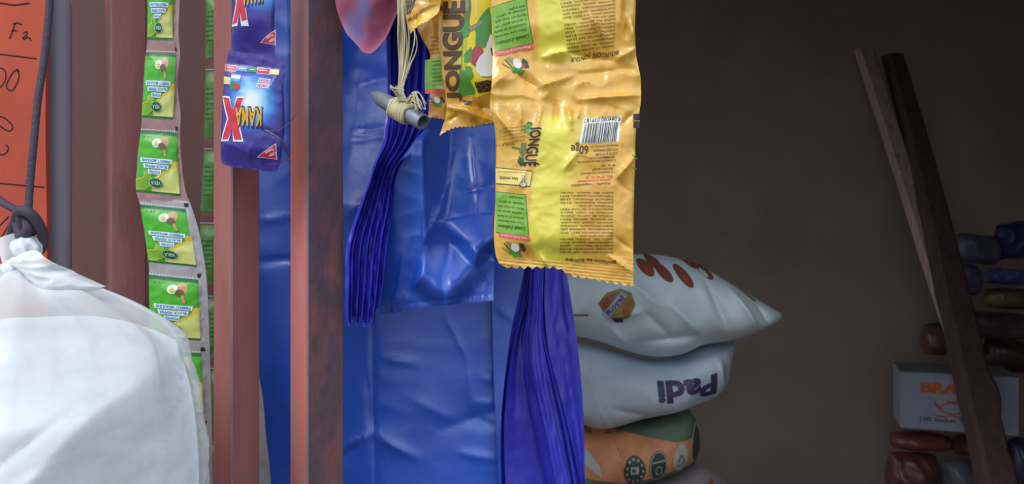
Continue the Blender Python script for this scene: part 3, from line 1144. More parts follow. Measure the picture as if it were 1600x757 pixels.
fp = Sheet(.835, [(-60, 668), (150, 676), (195, 672), (230, 655), (277, 621), (330, 612), (385, 603), (440, 595), (487, 587), (500, 586)], [(-60, 775), (500, 771)], -70,
           [(586, 491), (610, 490), (640, 484), (700, 475), (771, 470)], h_front, film=True)
fp.build('front_panel', [M_blue], 90, 210, FE)
NF = 12
for k in range(NF):
    def edge(t):
        t = t + .025 * math.sin(t * 40)
        t = clamp(t)
        q = pl([(-80, 604 + 72 * t), (100, 604 + 70 * t), (160, 605 + 64 * t), (195, 604 + 66 * t), (235, 600 + 52 * t), (277, 582 + 40 * t), (330, 560 + 53 * t), (385, 543 + 61 * t), (440, 541 + 57 * t), (510, 541 + 47 * t)])
        return lambda y: 800 + (q(y) - 800) * (1 - .038 * sstep(215, 290, y))
    ea, eb = edge(k / NF), edge((k + 1) / NF)
    bt = 498 + 9 * math.sin(k * 2.1) - (12 if k == NF - 1 else 0)

    def hl(x, y, u, v, k=k):
        return .034 * sstep(215, 270, y) + .008 * math.exp(-(1 - u) * 3.0) + .0022 * nz(u * 30, y, 60, k + 20) + .0016 * ridged(x, y * .3, 9, k + 3) * sstep(120, 260, y) + .012 * math.exp(-((y - 225) / 45) ** 2)
    lf = Sheet(.848 - .0015 * k, ea, lambda y, eb=eb: eb(y) + 3, -75, bt, hl, film=True)
    lf.build('bag_fold', [M_blue2], 10, 130, FE, th=.0006)

hang(FE, 640, -66, .848)
# =================================================================== red bag above
M_redbag = mat('red_film', (130, 60, 84), attr=True, rough=0.28, spec=0.5, alpha=0.93)
rb = Sheet(.80, [(-120, 515), (20, 528), (60, 546), (75, 558), (90, 566)], [(-120, 650), (0, 629), (10, 626), (32, 616), (62, 604), (81, 588), (90, 578)], -120,
           [(515, 30), (540, 52), (555, 69), (570, 83), (580, 84), (590, 78), (605, 62), (616, 36), (640, 5)],
           lambda x, y, u, v: .022 * math.sin(math.pi * u) ** .6 * sstep(1, .55, v) + .0025 * ridged(x * .8 + y * .4, y * .5, 30, 3),
           hb=lambda x, y, u, v: .012 * math.sin(math.pi * u) ** .6 * sstep(1, .55, v))


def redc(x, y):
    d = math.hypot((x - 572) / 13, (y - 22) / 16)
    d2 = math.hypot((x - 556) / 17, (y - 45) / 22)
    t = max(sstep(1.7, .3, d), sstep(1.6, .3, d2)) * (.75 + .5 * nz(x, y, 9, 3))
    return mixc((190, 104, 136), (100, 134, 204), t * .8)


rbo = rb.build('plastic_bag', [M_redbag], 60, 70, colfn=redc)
hang(rbo, 580, -117, .80)
tag(rbo, 'round bottomed reddish plastic bag hanging at the top beside the chipped post', 'bag')

# =================================================================== metal tube and raffia
M_tube = mat('grey_steel_tube', (132, 138, 152), rough=0.45, spec=0.5, metal=0.35, var=0.12, vscale=60, bump=0.1, bscale=200)
A, B, Tp = P(661, 191, .735), P(606, 161, .76), P(580, 146, .772)
ax = (B - A).normalized()
s1 = ax.cross(Vector((0, 0, 1))).normalized()
s2 = s1.cross(ax).normalized()
bm = bmesh.new()
R0 = 13 / F * .74
NT = 28
sec = [(A, R0 * .78, R0 * .78), (A, R0 * .80, R0 * .80), (A, R0, R0), (A + ax * .004, R0, R0), (lerp(A, B, .5), R0, R0), (B, R0, R0), (lerp(B, Tp, .4), R0 * .75, R0 * .95), (lerp(B, Tp, .75), R0 * .36, R0 * .62), (Tp, R0 * .10, R0 * .16)]
inner = [bm.verts.new(A + ax * .03 + (s1 * math.cos(q) + s2 * math.sin(q)) * R0 * .78) for q in [2 * math.pi * k / NT for k in range(NT)]]
rings = [inner]
for (c, ra, rb_) in sec:
    rings.append([bm.verts.new(c + s1 * math.cos(q) * ra + s2 * math.sin(q) * rb_) for q in [2 * math.pi * k / NT for k in range(NT)]])
for X, Y_ in zip(rings, rings[1:]):
    for k in range(NT):
        bm.faces.new((X[k], X[(k + 1) % NT], Y_[(k + 1) % NT], Y_[k]))
bm.faces.new(inner[::-1])
bm.faces.new(rings[-1])
tag(bm_obj('metal_tube', bm, M_tube, angle=50), 'short grey metal tube with pinched end hanging on raffia', 'tube')

M_raf = mat('raffia', (204, 194, 156), rough=0.6, spec=0.3, var=0.12, vscale=120, stretch=(1, 1, .2))
RE = empty('raffia_tie', P(630, -80, .75), 'pale raffia tie holding the metal tube', 'tie')
bm = bmesh.new()
cw = lerp(A, B, .58)
path = []
for i in range(7 * 18):
    q = 2 * math.pi * i / 18
    path.append(cw + ax * (-.011 + .022 * i / 126 + .0012 * math.sin(i)) + (s1 * math.cos(q) + s2 * math.sin(q)) * (R0 + .0012 + .0006 * math.sin(i * .7)))
add_tube(bm, path, .0021, 6, 1)
bm_obj('wrap', bm, M_raf, RE)
tops = [(614, 0), (622, 0), (630, 0), (636, 0), (644, 0), (650, 0), (658, 0), (668, 0)]
for i, (xt, xm) in enumerate(tops):
    bm = bmesh.new()
    xm = 622 + i * 3.4
    add_tube(bm, [P(630 + (xt - 630) * 1.1, -110, .755), P(622 + i * 2.6, 0, .75), P(xm + (6 if i > 5 else 0), 60 + 8 * math.sin(i * 2), .742 + .003 * (i % 3)), P(624 + i * 2.2, 105, .742 + .002 * (i % 2)), P(623 + i * .9, 138, .742), P(622 + i * 2, 158, .741)],
             lambda t, i=i: (1.25 + .5 * math.sin(9 * t + i * 2)) / F * .75, 8, 10, flat=.5)
    bm_obj('strand', bm, M_raf, RE)
bm = bmesh.new()
for i in range(12):
    a0 = P(634 + 2 * (i % 4), 158 + 2 * (i % 3), .735)
    d = random.uniform(10, 32)
    add_tube(bm, [a0, P(640 + d * .4, 152 + random.uniform(-10, 14), .728), P(640 + d * .8, 160 + random.uniform(-8, 14), .726), P(644 + d * random.uniform(.2, .8), 172 + random.uniform(-12, 8), .73)], .55 / F * .74 * 1.5, 5, 7)
for i in range(9):
    a0 = P(618 + i, 150, .738)
    add_tube(bm, [a0, P(612 + random.uniform(-4, 10), 140 + random.uniform(-8, 4), .735), P(620 + random.uniform(-8, 16), 134 + random.uniform(-6, 8), .734)], .0005, 5, 6)
bm_obj('loose_end', bm, M_raf, RE)
hang(RE, 630, -108, .755, M_raf)

# =================================================================== yellow bouillon packets
ORA, YL = (226, 174, 74), (228, 214, 80)


def para(pr, x0, x1, y0, y1, pitch, slope, m=TXT, seed=0, h=2.7, x0f=None, x1f=None):
    """small print, upside down, in lines"""
    words = ['Ingredients: iodized salt', 'flavour enhancers E621, E631', 'E627, corn starch, sugar', 'palm fat, onion, garlic', 'maltodextrin, pepper, E551', 'natural flavour, chili', 'parsley, turmeric, E150',
             'Ingredients: sel iode', 'exhausteurs de gout E621', 'amidon de mais, sucre', 'graisse de palme, oignon', 'ail, poivre, epices, E551', 'aromes, persil, curcuma', 'antiagglomerant, colorant']
    k = seed
    y = y0
    while y < y1:
        a = x0f(y) if x0f else x0
        b = x1f(y) if x1f else x1
        if (k * 7) % 9 == 4:
            a = lerp(a, b, .35)
        pr.text(words[k % len(words)], (a + b) / 2, y + slope * ((a + b) / 2 - x1), h, b - a, 180 + math.degrees(math.atan(slope)), m, 3, bold=.018)
        y += pitch
        k += 1


def veg(pr, cx, cy, s, L=2):
    pr.ell(cx + 2 * s, cy + 9 * s, 11 * s, 5 * s, LEAF, L, 18, wob=.16)
    pr.ell(cx + 14 * s, cy - 1 * s, 8 * s, 4 * s, DGR, L, 60, wob=.12)
    pr.ell(cx + 9 * s, cy + 2 * s, 5 * s, 4 * s, ONI, L + 1)
    pr.ell(cx + 2 * s, cy - 1 * s, 6 * s, 8 * s, WHT, L + 2, -35)
    pr.ell(cx - 6 * s, cy - 6 * s, 9 * s, 3.2 * s, GRY, L + 1, 35)
    pr.line([(cx - 16 * s, cy - 8 * s), (cx - 6 * s, cy + 4 * s)], 1.8 * s, DGR, L + 1)
    pr.line([(cx - 20 * s, cy - 1 * s), (cx - 8 * s, cy + 6 * s)], 1.5 * s, OLV, L + 1)


# ---- front strip: two packets
YE = empty('bouillon_strip', P(885, -170, .70), 'front strip of two joined yellow bouillon packets showing barcode backs', 'packet strip')
XL = [(-190, 768), (0, 767), (100, 770), (145, 768), (170, 766), (200, 773), (300, 774), (400, 775), (412, 780), (420, 786)]
XR = [(-190, 990), (0, 993), (75, 992), (105, 997), (130, 1001), (165, 1000), (200, 994), (250, 992), (330, 990), (450, 989)]
CR_F = [(850, 92, 888, 84, 7, .006), (888, 84, 960, 96, 6, -.004), (960, 96, 993, 78, 6, .004), (968, -30, 966, 40, 7, .006), (982, 30, 990, 78, 6, .006), (975, 40, 978, 60, 4, -.004),
        (920, 30, 940, 62, 4, .004), (770, 140, 800, 112, 9, .004), (800, 112, 840, 140, 10, -.004), (840, 140, 900, 118, 10, .004), (900, 118, 985, 108, 9, -.003), (905, 158, 998, 150, 8, .004),
        (812, 168, 815, 205, 5, .005), (776, 180, 800, 214, 8, .006), (845, 170, 838, 208, 6, .004), (868, 168, 866, 200, 6, -.004), (885, 170, 892, 204, 5, .005), (905, 172, 900, 190, 5, .003), (962, 205, 990, 175, 6, -.003), (993, 242, 962, 280, 7, .005),
        (962, 280, 980, 300, 6, -.003), (880, 268, 900, 240, 5, .004), (810, 295, 822, 268, 5, .003), (780, 412, 840, 420, 3, .001), (950, 400, 986, 425, 7, .004), (985, 390, 960, 372, 7, -.003), (845, 400, 856, 418, 5, .004), (820, 385, 830, 412, 5, -.003)]


def h_yel(x, y, u, v):
    prof = math.sin(math.pi * clamp(u)) ** .55
    lo = sstep(158, 225, y) * sstep(418, 365, y) * .013
    up = sstep(108, 40, y) * .013
    tuck = (math.exp(-abs(y - 176) / 26) + .8 * math.exp(-abs(y - 96) / 22) + .5 * math.exp(-abs(y - 404) / 16))
    seal = sstep(95, 115, y) * sstep(170, 150, y)
    ribs = sstep(404, 412, y) * .0007 * math.sin((y - .1 * x) * 1.25)
    h = prof * (lo + up) + crease_sum(CR_F, x, y) * 1.45
    h += tuck * .0020 * ridged(x, y * .25, 17, 8) + seal * .0028 * ridged(x * .7, y + .15 * x, 30, 12) + ribs
    h += (.0013 * ridged(x, y, 42, 15) + .0004 * ridged(x, y, 15, 16)) * (1 - seal) + .008 * (1 - u) * sstep(60, 140, y) * sstep(240, 160, y)
    return h


def hb_yel(x, y, u, v):
    return .012 * math.sin(math.pi * clamp(u)) ** .6 * (sstep(158, 225, y) * sstep(418, 365, y) + sstep(108, 40, y))


def c_yel(x, y):
    if y > 128:
        l = pl([(185, 846), (250, 838), (300, 831), (377, 828), (419, 846)])(y)
        r = pl([(180, 886), (260, 884), (300, 876), (400, 882)])(y)
        t = sstep(l - 4, l + 3, x) * sstep(r + 44, r - 12, x) * sstep(176, 190, y) * sstep(424, 398, y)
    else:
        l = pl([(-150, 830), (0, 836), (60, 842), (100, 838)])(y)
        r = pl([(0, 884), (90, 896)])(y)
        t = sstep(l - 5, l + 4, x) * sstep(r + 36, r - 14, x) * sstep(108, 92, y)
    return mixc(ORA, YL, t)


pr = Print()
# upper packet
pr.poly([(768, 13), (822, 1.5), (825, 29), (829, 52), (833, 71), (773, 83)], DGR, 1)
pr.poly([(768, 14), (821, 2.8), (824, 29), (828, 52), (832, 71), (773, 82.5)], LIM, 2)
pr.poly([(773, 83), (833, 71.5), (833.5, 79), (775, 90.5)], ROS, 2)
pr.text('Tres facile a utiliser', 804, 81, 3.2, 50, 169, WHT, 3)
pr.text("Conseils d'utilisation", 801, 66, 5.8, 52, 169, DGR, 3, bold=.012)
for i, (t, w_) in enumerate((('Dans une marmite', 48), ('contenant riz ou viande', 50), ('1 sachet pour un', 48), ('faire un bon jus', 48), ('mijoter et servir', 47), ('sante et gout', 26))):
    pr.text(t, 798 + (10 if i == 5 else 0), 56 - i * 7.6, 3.6, w_, 169, DGR, 3, bold=.01)
veg(pr, 806, 103, 1.05)
para(pr, 0, 960, -60, 80, 5.6, -.14, x0f=lambda y: 874 + .16 * max(0, y), x1f=lambda y: 959)
pr.textmap('BOUILLON  JONGUÉ', lambda t, h: (965 - 74 * t, 83.5 + 11 * t + 1.5 * math.sin(t * 9) + 6 * (h - .5)), BRN, 3, bold=.01)
for i in range(8):
    pr.ell(853 + i * 9.5, 136 - i * .6 + math.sin(i), .7, .6, BRN, 2, n=8)
up = Sheet(.70, XL, XR, -185, [(760, 133), (1005, 129)], h_yel, hb=hb_yel)
up.build('packet', YM, 84, 120, YE, prints=pr, g=3, colfn=c_yel, th=.0006)

pr = Print()
# barcode
bc = [(910, 196), (968, 191), (963, 224), (904, 228)]


def bmap(a, b):
    t = (lerp(bc[0][0], bc[1][0], a), lerp(bc[0][1], bc[1][1], a))
    q = (lerp(bc[3][0], bc[2][0], a), lerp(bc[3][1], bc[2][1], a))
    return (lerp(t[0], q[0], b), lerp(t[1], q[1], b))


pr.poly([bmap(-.02, -.24), bmap(1.03, -.24), bmap(1.02, 1.0), bmap(-.02, 1.0)], WHT, 1)
rnd = random.Random(3)
a = .04
while a < .94:
    w_ = rnd.choice((.010, .010, .02, .03))
    pr.poly([bmap(a, .02), bmap(a + w_, .02), bmap(a + w_, .98), bmap(a, .98)], DRK, 2)
    a += w_ + rnd.choice((.010, .015, .02, .03))
pr.textmap('6 044000 036182', lambda t, h: bmap(1 - t, -.03 - .2 * h), DRK, 2, bold=.012)
pr.text('M.F.P 6/2017/MEX', 950, 185, 3.4, 30, 176, BRN, 2)
pr.text('60ge', 903.5, 237, 13, 27, 182, BRN, 3, bold=.012)
pr.text('Poids net', 907, 247.5, 2.8, 16, 181, TXT, 3)
for i, (t, x0, w_, m) in enumerate((('Fabrique par JONGUE S.A.', 940, 44, TXT), ('COCODY ABIDJAN', 943, 38, TXT), ('COTE D IVOIRE', 944, 34, TXT), ('RECOMMANDATIONS', 938, 40, TXT), ('A conserver dans un endroit sec', 930, 60, TXT), ('BP 18   RCI', 948, 22, TXT),
                                    ('Best before see pack', 940, 32, TXT), ('A consommer de preference', 932, 50, TXT), ('Tel: 22 40 55 18', 936, 42, RED), ('Service consommateur', 928, 52, RED), ('Volaille / vegetables', 924, 62, TXT))):
    pr.text(t, x0 + 2 - i * .5, 231 + i * 5.9, 3.1, w_, 176, m, 3, bold=.016)
para(pr, 874, 956, 303, 398, 5.1, .0, seed=3)
pr.textmap('Bouillon en poudre', lambda t, h: (961 - 78 * t, 409 - 5 * t + 1.0 * math.sin(t * 9) - 5.6 * (.5 - (1 - h))), BRN, 3, bold=.012)
# rotated brand word with plants
pr.textmap('JONGUÉ', lambda t, h: (lerp(lerp(830, 818, t), lerp(845.5, 836, t), h), 201 + 61 * t), DRK, 4, bold=.02)
pr.ell(825, 204, 6, 8, LEAF, 3, 10, wob=.14)
pr.ell(827, 196, 4, 3, DGR, 3, wob=.1)
pr.ell(817, 236, 5, 11, OLV, 3, 8, wob=.14)
pr.ell(814, 254, 5, 7, DGR, 3, -20, wob=.18)
pr.line([(800, 232), (818, 236)], 3, OLV, 3)
for i in range(5):
    pr.text('gout naturel du pays', 803, 203 + i * 5.2, 2.2, 34, 172, TXT, 2)
pr.text('SAVEUR 5 A.', 788, 228, 3.6, 30, 178, BRN, 2)
pr.poly([(774, 262), (832, 269.5), (828, 294), (775, 288.5)], DGR, 1)
pr.poly([(774, 263.5), (831, 270.6), (827, 292.5), (775, 287)], CRM, 2)
pr.text('www.jonguesaveurs.com', 799, 271, 3.2, 44, 184, RED, 3)
pr.text('Idee recette', 795, 280.5, 5, 28, 184, BRN, 3, bold=.012)
pr.ell(817, 290, 6, 4.6, DRK, 3)
pr.ell(817, 290, 5, 3.6, WHT, 4)
pr.line([(817, 276), (817, 288)], 3.6, DRK, 3)
pr.line([(817, 276.8), (817, 288)], 2.2, WHT, 4)
pr.poly([(774.5, 299.5), (821.5, 305.5), (823, 330), (826.5, 371), (775, 364)], DGR, 1)
pr.poly([(775, 300.5), (820.5, 306.5), (822, 330), (825.5, 370), (775, 363)], LIM, 2)
pr.poly([(779, 364), (826.5, 370.5), (827.5, 377.5), (779.5, 371)], ROS, 2)
pr.text('Tres facile a utiliser', 803, 370.6, 3, 42, 187, WHT, 3)
pr.text("Conseils d'utilisation", 799.5, 356.5, 5.6, 43, 187, DGR, 3, bold=.012)
for i, (t, w_) in enumerate((('Dans une marmite', 40), ('contenant riz ou viande', 42), ('1 sachet pour un', 41), ('faire un bon jus', 41), ('mijoter et servir', 40), ('sante et gout', 22))):
    pr.text(t, 798 + (9 if i == 5 else 0), 347.5 - i * 7.4, 3.5, w_, 187, DGR, 3, bold=.01)
veg(pr, 803, 388, .95)
# dark register mark and green ink at the right edge
pr.rect(988.5, 178.5, 999, 201, DRK, 1)
pr.line([(989, 190), (999, 189.5)], 1, ORG, 2)
pr.line([(986, 243), (995, 249)], 1.8, LEAF, 1)
pr.line([(986, 263), (994, 265)], 1.8, LEAF, 1)
lo = Sheet(.70, XL, XR, [(760, 133.0), (1005, 129.0)], [(775, 419), (800, 421), (845, 421), (870, 422), (890, 432), (930, 440), (990, 450)], h_yel, hb=hb_yel, zig_b=zig(13, 5))
lo.build('packet', YM, 100, 150, YE, prints=pr, g=3, colfn=c_yel, th=.0006)

hang(YE, 880, -182, .70)
# ---- middle packet with the big brand word
CR_M = [(697, 168, 740, 178, 7, .006), (728, 172, 745, 192, 8, .007), (745, 165, 770, 175, 8, -.004), (700, 190, 720, 176, 5, -.003), (742, 180, 768, 190, 6, .004), (692, 30, 694, 150, 5, .003)]


def h_mid(x, y, u, v):
    return .012 * math.sin(math.pi * clamp(.1 + u * .9)) ** .6 * sstep(180, 120, y) + crease_sum(CR_M, x, y) * 1.2 + .0022 * ridged(x * .7, y, 26, 31) * sstep(140, 175, y) + .0008 * ridged(x, y, 34, 33)


pr = Print()
pr.poly([(727, -60), (727, 0), (724, 40), (719, 80), (716, 120), (716, 150), (745, 154), (790, 140), (800, -60)], YEL, 1)
pr.textmap('JONGUÉ', lambda t, h: (lerp(lerp(716, 727, t), lerp(700.5, 695, min(1, t * 2)), h), 160 - 153 * t), BRN, 4, bold=.045)
pr.ell(731, 20, 6, 30, OLV, 2, 3, wob=.05)
pr.ell(730, 0, 4, 14, LEAF, 3, 0, wob=.1)
pr.ell(728, 52, 7.5, 14, LEAF, 3, 10, wob=.09)
pr.ell(731, 14, 3, 12, GRY, 4, 0, wob=.05)
pr.poly([(721, 66), (731, 66), (730, 95), (728, 118), (717, 118), (715, 90)], LEF2, 2)
pr.line([(724, 70), (722, 116)], 1, OLV, 3)
pr.poly([(719, 114), (727, 114), (743, 144), (742, 150), (717, 152), (716, 140)], LEAF, 3)
for i in range(4):
    pr.line([(721 + i * 1.6, 118), (720 + i * 6, 148)], .9, OLV, 4)
pr.rect(743, 4, 748, 34, CRM, 2)
pr.poly([(731, 50), (752, 38), (756, 41), (742, 52), (732, 57)], GRY, 3)
pr.ell(758, 52, 14, 32, LEAF, 2, 12, wob=.10)
pr.ell(734, 92, 7, 12, LEAF, 3, 25, wob=.12)
pr.ell(734, 118, 6, 11, LEAF, 4, -15, wob=.14)
pr.ell(746, 92, 10, 16, ONI, 3, 14)
pr.poly([(767, 58), (772, 62), (772, 118), (766, 124), (752, 124), (745, 116), (745, 104), (750, 94), (758, 86), (762, 72)], WHT, 5)
pr.line([(768, 80), (770, 92)], 2, DRK, 6)
pr.poly([(742, 134), (763, 129), (770, 131), (766, 145), (748, 148)], BRN, 3)
for i in range(14):
    pr.ell(744 + (i * 37 % 22), 133 + (i * 53 % 13), 1.1, .8, GRY if i % 2 else DRK, 4, n=8)
pr.poly([(723, 158), (738, 160), (734, 166), (726, 165)], BRN, 3)
md = Sheet(.742, [(-170, 684), (0, 686), (58, 686), (116, 692), (160, 698), (180, 697), (200, 691), (216, 686)], [(-170, 805), (220, 805)], -160, [(686, 214), (700, 206), (715, 201), (745, 199), (775, 193), (805, 190)],
           h_mid, hb=lambda x, y, u, v: .009 * math.sin(math.pi * u) ** .6 * sstep(180, 120, y) * sstep(0, .1, v), zig_b=zig(6.5, 3.0))
o = md.build('bouillon_packet', YM, 70, 130, prints=pr, g=3, colfn=lambda x, y: (222, 164, 56), th=.0006)
hang(o, 745, -157, .742)
tag(o, 'yellow bouillon packet showing its large brown brand word and vegetables', 'packet', 'yellow bouillon packets')

# ---- rear packet peeking out at the left
pr = Print()
pr.poly([(664, 94), (692, 92), (694, 140), (664, 141)], LIM, 1)
for i in range(7):
    pr.text('gout naturel', 683, 99 + i * 6, 3, 15, 180, DGR, 2)
for i in range(5):
    pr.text('saveur', 681, 62 + i * 6, 2.6, 16, 180, TXT, 2)
pr.rect(664, 141, 694, 147, ROS, 1)
veg(pr, 682, 158, .7)
rp_ = Sheet(.775, [(-170, 640), (0, 640), (45, 652), (60, 659), (85, 672), (100, 671), (140, 673), (165, 671), (190, 668)], [(-170, 740), (190, 730)], -150, [(660, 184), (700, 188), (740, 190)],
            lambda x, y, u, v: .008 * math.sin(math.pi * clamp(u)) ** .6 * sstep(1, .8, v) + .002 * ridged(x, y, 26, 41), hb=lambda x, y, u, v: .006 * math.sin(math.pi * u) * sstep(1, .8, v), zig_b=zig(7, 2))
o = rp_.build('bouillon_packet', YM, 40, 110, prints=pr, g=3, colfn=lambda x, y: (206, 146, 54), th=.0006)
hang(o, 690, -147, .775)
tag(o, 'yellow bouillon packet at the back, only its green panelled edge showing', 'packet', 'yellow bouillon packets')

# ---- curled packet corner at the top
pr = Print()
pr.poly([(634, -60), (640, -60), (652, 4), (643, 24), (635, 24)], BRN, 1)
for i in range(16):
    pr.ell(638 + (i * 29 % 12), 2 + (i * 17 % 22), 1.2, .9, GRY, 2, n=8)
pr.text('H', 641, 33, 5, 4, 30, BRN, 2, bold=.02)


def h_cur(x, y, u, v):
    d = ((x - 646) * .80 + (y - 58) * -0.60)
    fold = ((y - 24) * .80 + (x - 664) * .55)
    return .012 * math.sin(math.pi * clamp(u)) * (1 - .3 * v) + .0007 * max(0, fold) * 1.0 + crease_sum([(640, 34, 690, 6, 7, .007), (668, -20, 672, 12, 5, .006), (655, 20, 650, 50, 6, -.003)], x, y) + .001 * ridged(x, y, 20, 51)


cu_ = Sheet(.722, [(-150, 610), (0, 635), (25, 634), (45, 640), (60, 645)], [(-150, 700), (-20, 694), (5, 689), (20, 688), (32, 686), (60, 660)], -140, [(634, 42), (642, 58), (648, 59), (660, 49), (672, 42), (684, 30), (690, 20), (700, 10)],
            h_cur, film=True, zig_b=zig(5, 2.4))
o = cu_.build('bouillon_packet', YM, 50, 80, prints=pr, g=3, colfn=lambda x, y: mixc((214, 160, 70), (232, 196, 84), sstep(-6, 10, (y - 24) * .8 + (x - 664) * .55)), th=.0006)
hang(o, 655, -136, .722)
tag(o, 'curled corner of a yellow packet beside the raffia strands', 'packet', 'yellow bouillon packets')

# =================================================================== rice sacks in the shop
M_sk = mat('pale_blue_sack', (220, 238, 244), rough=0.5, spec=0.4, var=0.05, vscale=14, bump=0.15, bscale=60)
M_sk2 = mat('pale_grey_sack', (200, 214, 228), rough=0.5, spec=0.4, var=0.05, vscale=14, bump=0.15, bscale=60)
M_padi = mat('purple_letter', (74, 60, 104), rough=0.5)
M_skred = mat('sack_brown_red', (150, 84, 72), rough=0.5)
M_skor = mat('sack_orange', (166, 96, 56), rough=0.5)
M_sky = mat('sack_yellow', (150, 140, 60), rough=0.5)
M_sknv = mat('sack_navy', (64, 62, 120), rough=0.5)
M_sklil = mat('sack_ribbon', (176, 170, 196), rough=0.5)
SK = [M_sk, M_skred, M_skor, M_sky, M_sknv, M_sklil, M_padi]
S1top = [(855, 436), (900, 418), (945, 405), (990, 398), (1020, 398), (1050, 402), (1090, 414), (1130, 437), (1180, 467), (1205, 482), (1220, 490)]
S1bot = [(855, 532), (895, 526), (930, 532), (975, 547), (1010, 556), (1060, 553), (1085, 541), (1150, 528), (1195, 511), (1220, 496)]


def sackh(T, cr, seed, pw=2.2):
    def h(x, y, u, v):
        b = (1 - abs(2 * u - 1) ** 3) ** .6 * (max(0, 1 - abs(2 * v - 1) ** pw)) ** .55
        e = clamp(min(u, 1 - u, v, 1 - v) * 12)
        return T * b + e * (1.6 * crease_sum(cr, x, y) + .006 * ridged(x, y * .6, 46, seed) + .004 * nz(x, y, 60, seed + 2))
    return h


def sackb(T, pw=2.2):
    return lambda x, y, u, v: T * (1 - abs(2 * u - 1) ** 3) ** .6 * (max(0, 1 - abs(2 * v - 1) ** pw)) ** .55


CRS1 = [(935, 490, 990, 478, 10, .01), (990, 478, 1035, 520, 10, -.01), (1030, 470, 1080, 520, 10, .014), (1085, 440, 1120, 515, 9, -.012), (1120, 445, 1160, 510, 8, .014), (1160, 470, 1185, 505, 7, -.01), (940, 500, 975, 540, 10, .012), (1000, 525, 1070, 515, 9, -.012), (960, 425, 1010, 470, 12, .012), (1060, 545, 1090, 525, 7, .01)]
pr = Print()
pr.poly([(925, 468), (938, 452), (958, 446), (972, 452), (978, 470), (968, 488), (952, 494), (936, 486)], 3, 1)
pr.poly([(930, 467), (940, 456), (956, 450), (960, 460), (936, 480)], 1, 2)
pr.poly([(958, 482), (962, 468), (975, 462), (974, 472), (966, 485)], 2, 2)
pr.poly([(944, 488), (960, 489), (961, 495), (949, 495)], 4, 2)
pr.poly([(930, 484), (938, 490), (967, 456), (958, 450)], 5, 3)
pr.text('Royal', 948.5, 470, 7, 34, -50, 4, 4, bold=.02)
for (x, y, rx, ry, r) in ((998, 416, 9, 15, -38), (1012, 408, 8, 13, -38), (1023, 423, 8, 17, -38), (1052, 428, 8, 20, -33), (1088, 420, 9, 17, -38), (1070, 410, 5, 10, -40)):
    pr.ell(x, y, rx, ry, 1, 1, r)
pr.ell(1000, 422, 4, 8, 2, 2, -38)
pr.ell(1053, 432, 3.4, 8, 2, 2, -33)
pr.ell(1085, 424, 4, 8, 0, 2, -38)
pr.poly([(1140, 446), (1150, 451), (1168, 468), (1158, 466)], 3, 1)
pr.line([(890, 487), (912, 486)], 3, 3, 1)
s1 = Sheet(1.72, 855, 1220, S1top, S1bot, sackh(.13, CRS1, 61), hb=sackb(.12))
tag(s1.build('rice_sack', SK, 110, 60, prints=pr, g=3, th=.002, lay=.0014), 'pale blue rice sack on top of the pile, red letters and a pointed corner', 'sack', 'sacks in the pile')
S2bot = [(860, 655), (905, 661), (935, 667), (1000, 651), (1060, 633), (1105, 625), (1150, 622)]
CRS2 = [(910, 560, 940, 650, 12, .012), (940, 620, 1010, 640, 10, -.008), (1010, 640, 1110, 610, 8, .012), (1105, 540, 1118, 600, 8, .01), (960, 565, 1040, 560, 12, -.006), (1120, 560, 1135, 615, 7, -.008), (920, 600, 935, 660, 6, .01)]
pr = Print()
pr.textmap('Padi', lambda t, h: (lerp(1102, 1011, t) + 1.5 * h, lerp(573, 583, t) + lerp(29, 29, t) * h + 3 * math.sin(t * 3)), 6, 2, bold=.042)
s2_ = Sheet(1.74, 860, [(500, 1153), (535, 1150), (575, 1141), (605, 1134), (625, 1116), (670, 1100)], [(860, 536), (930, 540), (1010, 562), (1060, 558), (1090, 544), (1150, 534)], S2bot, sackh(.12, CRS2, 71, 3.0), hb=sackb(.12, 3.0))
tag(s2_.build('rice_sack', [M_sk2] + SK[1:], 100, 50, prints=pr, g=3, th=.002, lay=.0014), 'grey rice sack with upside-down purple lettering, second from the top', 'sack', 'sacks in the pile')

M_g3 = mat('dark_green_sack', (104, 124, 106), rough=0.45, spec=0.45, var=0.15, vscale=16, bump=0.15, bscale=60)
M_g3o = mat('green_sack_orange_band', (224, 150, 104), rough=0.45, var=0.1, vscale=20)
M_g3w = mat('green_sack_pale', (190, 190, 180), rough=0.45)
M_g3d = mat('green_sack_badge', (66, 84, 76), rough=0.45)
pr = Print()
pr.poly([(880, 668), (930, 667), (985, 666), (1040, 672), (1082, 670), (1091, 690), (1086, 708), (1050, 712), (1020, 722), (960, 733), (930, 729), (880, 726)], 1, 1)
pr.poly([(900, 684), (915, 690), (928, 706), (932, 724), (914, 712), (902, 704)], 2, 2)
pr.ell(978, 711, 16, 22, 3, 2, 0)
for i in range(11):
    q = 2 * math.pi * i / 11
    pr.ell(978 + 12 * math.cos(q), 711 + 17 * math.sin(q), 1.7, 2, 2, 3, n=10)
pr.rect(972, 705, 984, 716, 2, 3)
pr.rect(974, 708, 979, 713, 3, 4)
pr.ell(1013, 706, 14, 23, 3, 2, 4)
pr.ring(1013, 706, 13, 22, 1.2, 2, 3, 4)
pr.ring(1014, 712, 5, 7, 1.2, 2, 3)
pr.line([(1004, 700), (1023, 697)], 2, 2, 3)
pr.ell(1047, 695, 11.5, 21, 2, 2, 6)
pr.curve([(1042, 700), (1047, 690), (1052, 700), (1040, 708)], 1.4, 3, 3)
pr.ell(1077, 681, 11.5, 27, 2, 2, 8)
pr.ell(1077, 681, 9.5, 24, 3, 3, 8)
pr.ell(1078, 716, 8, 9, 3, 2, 8)
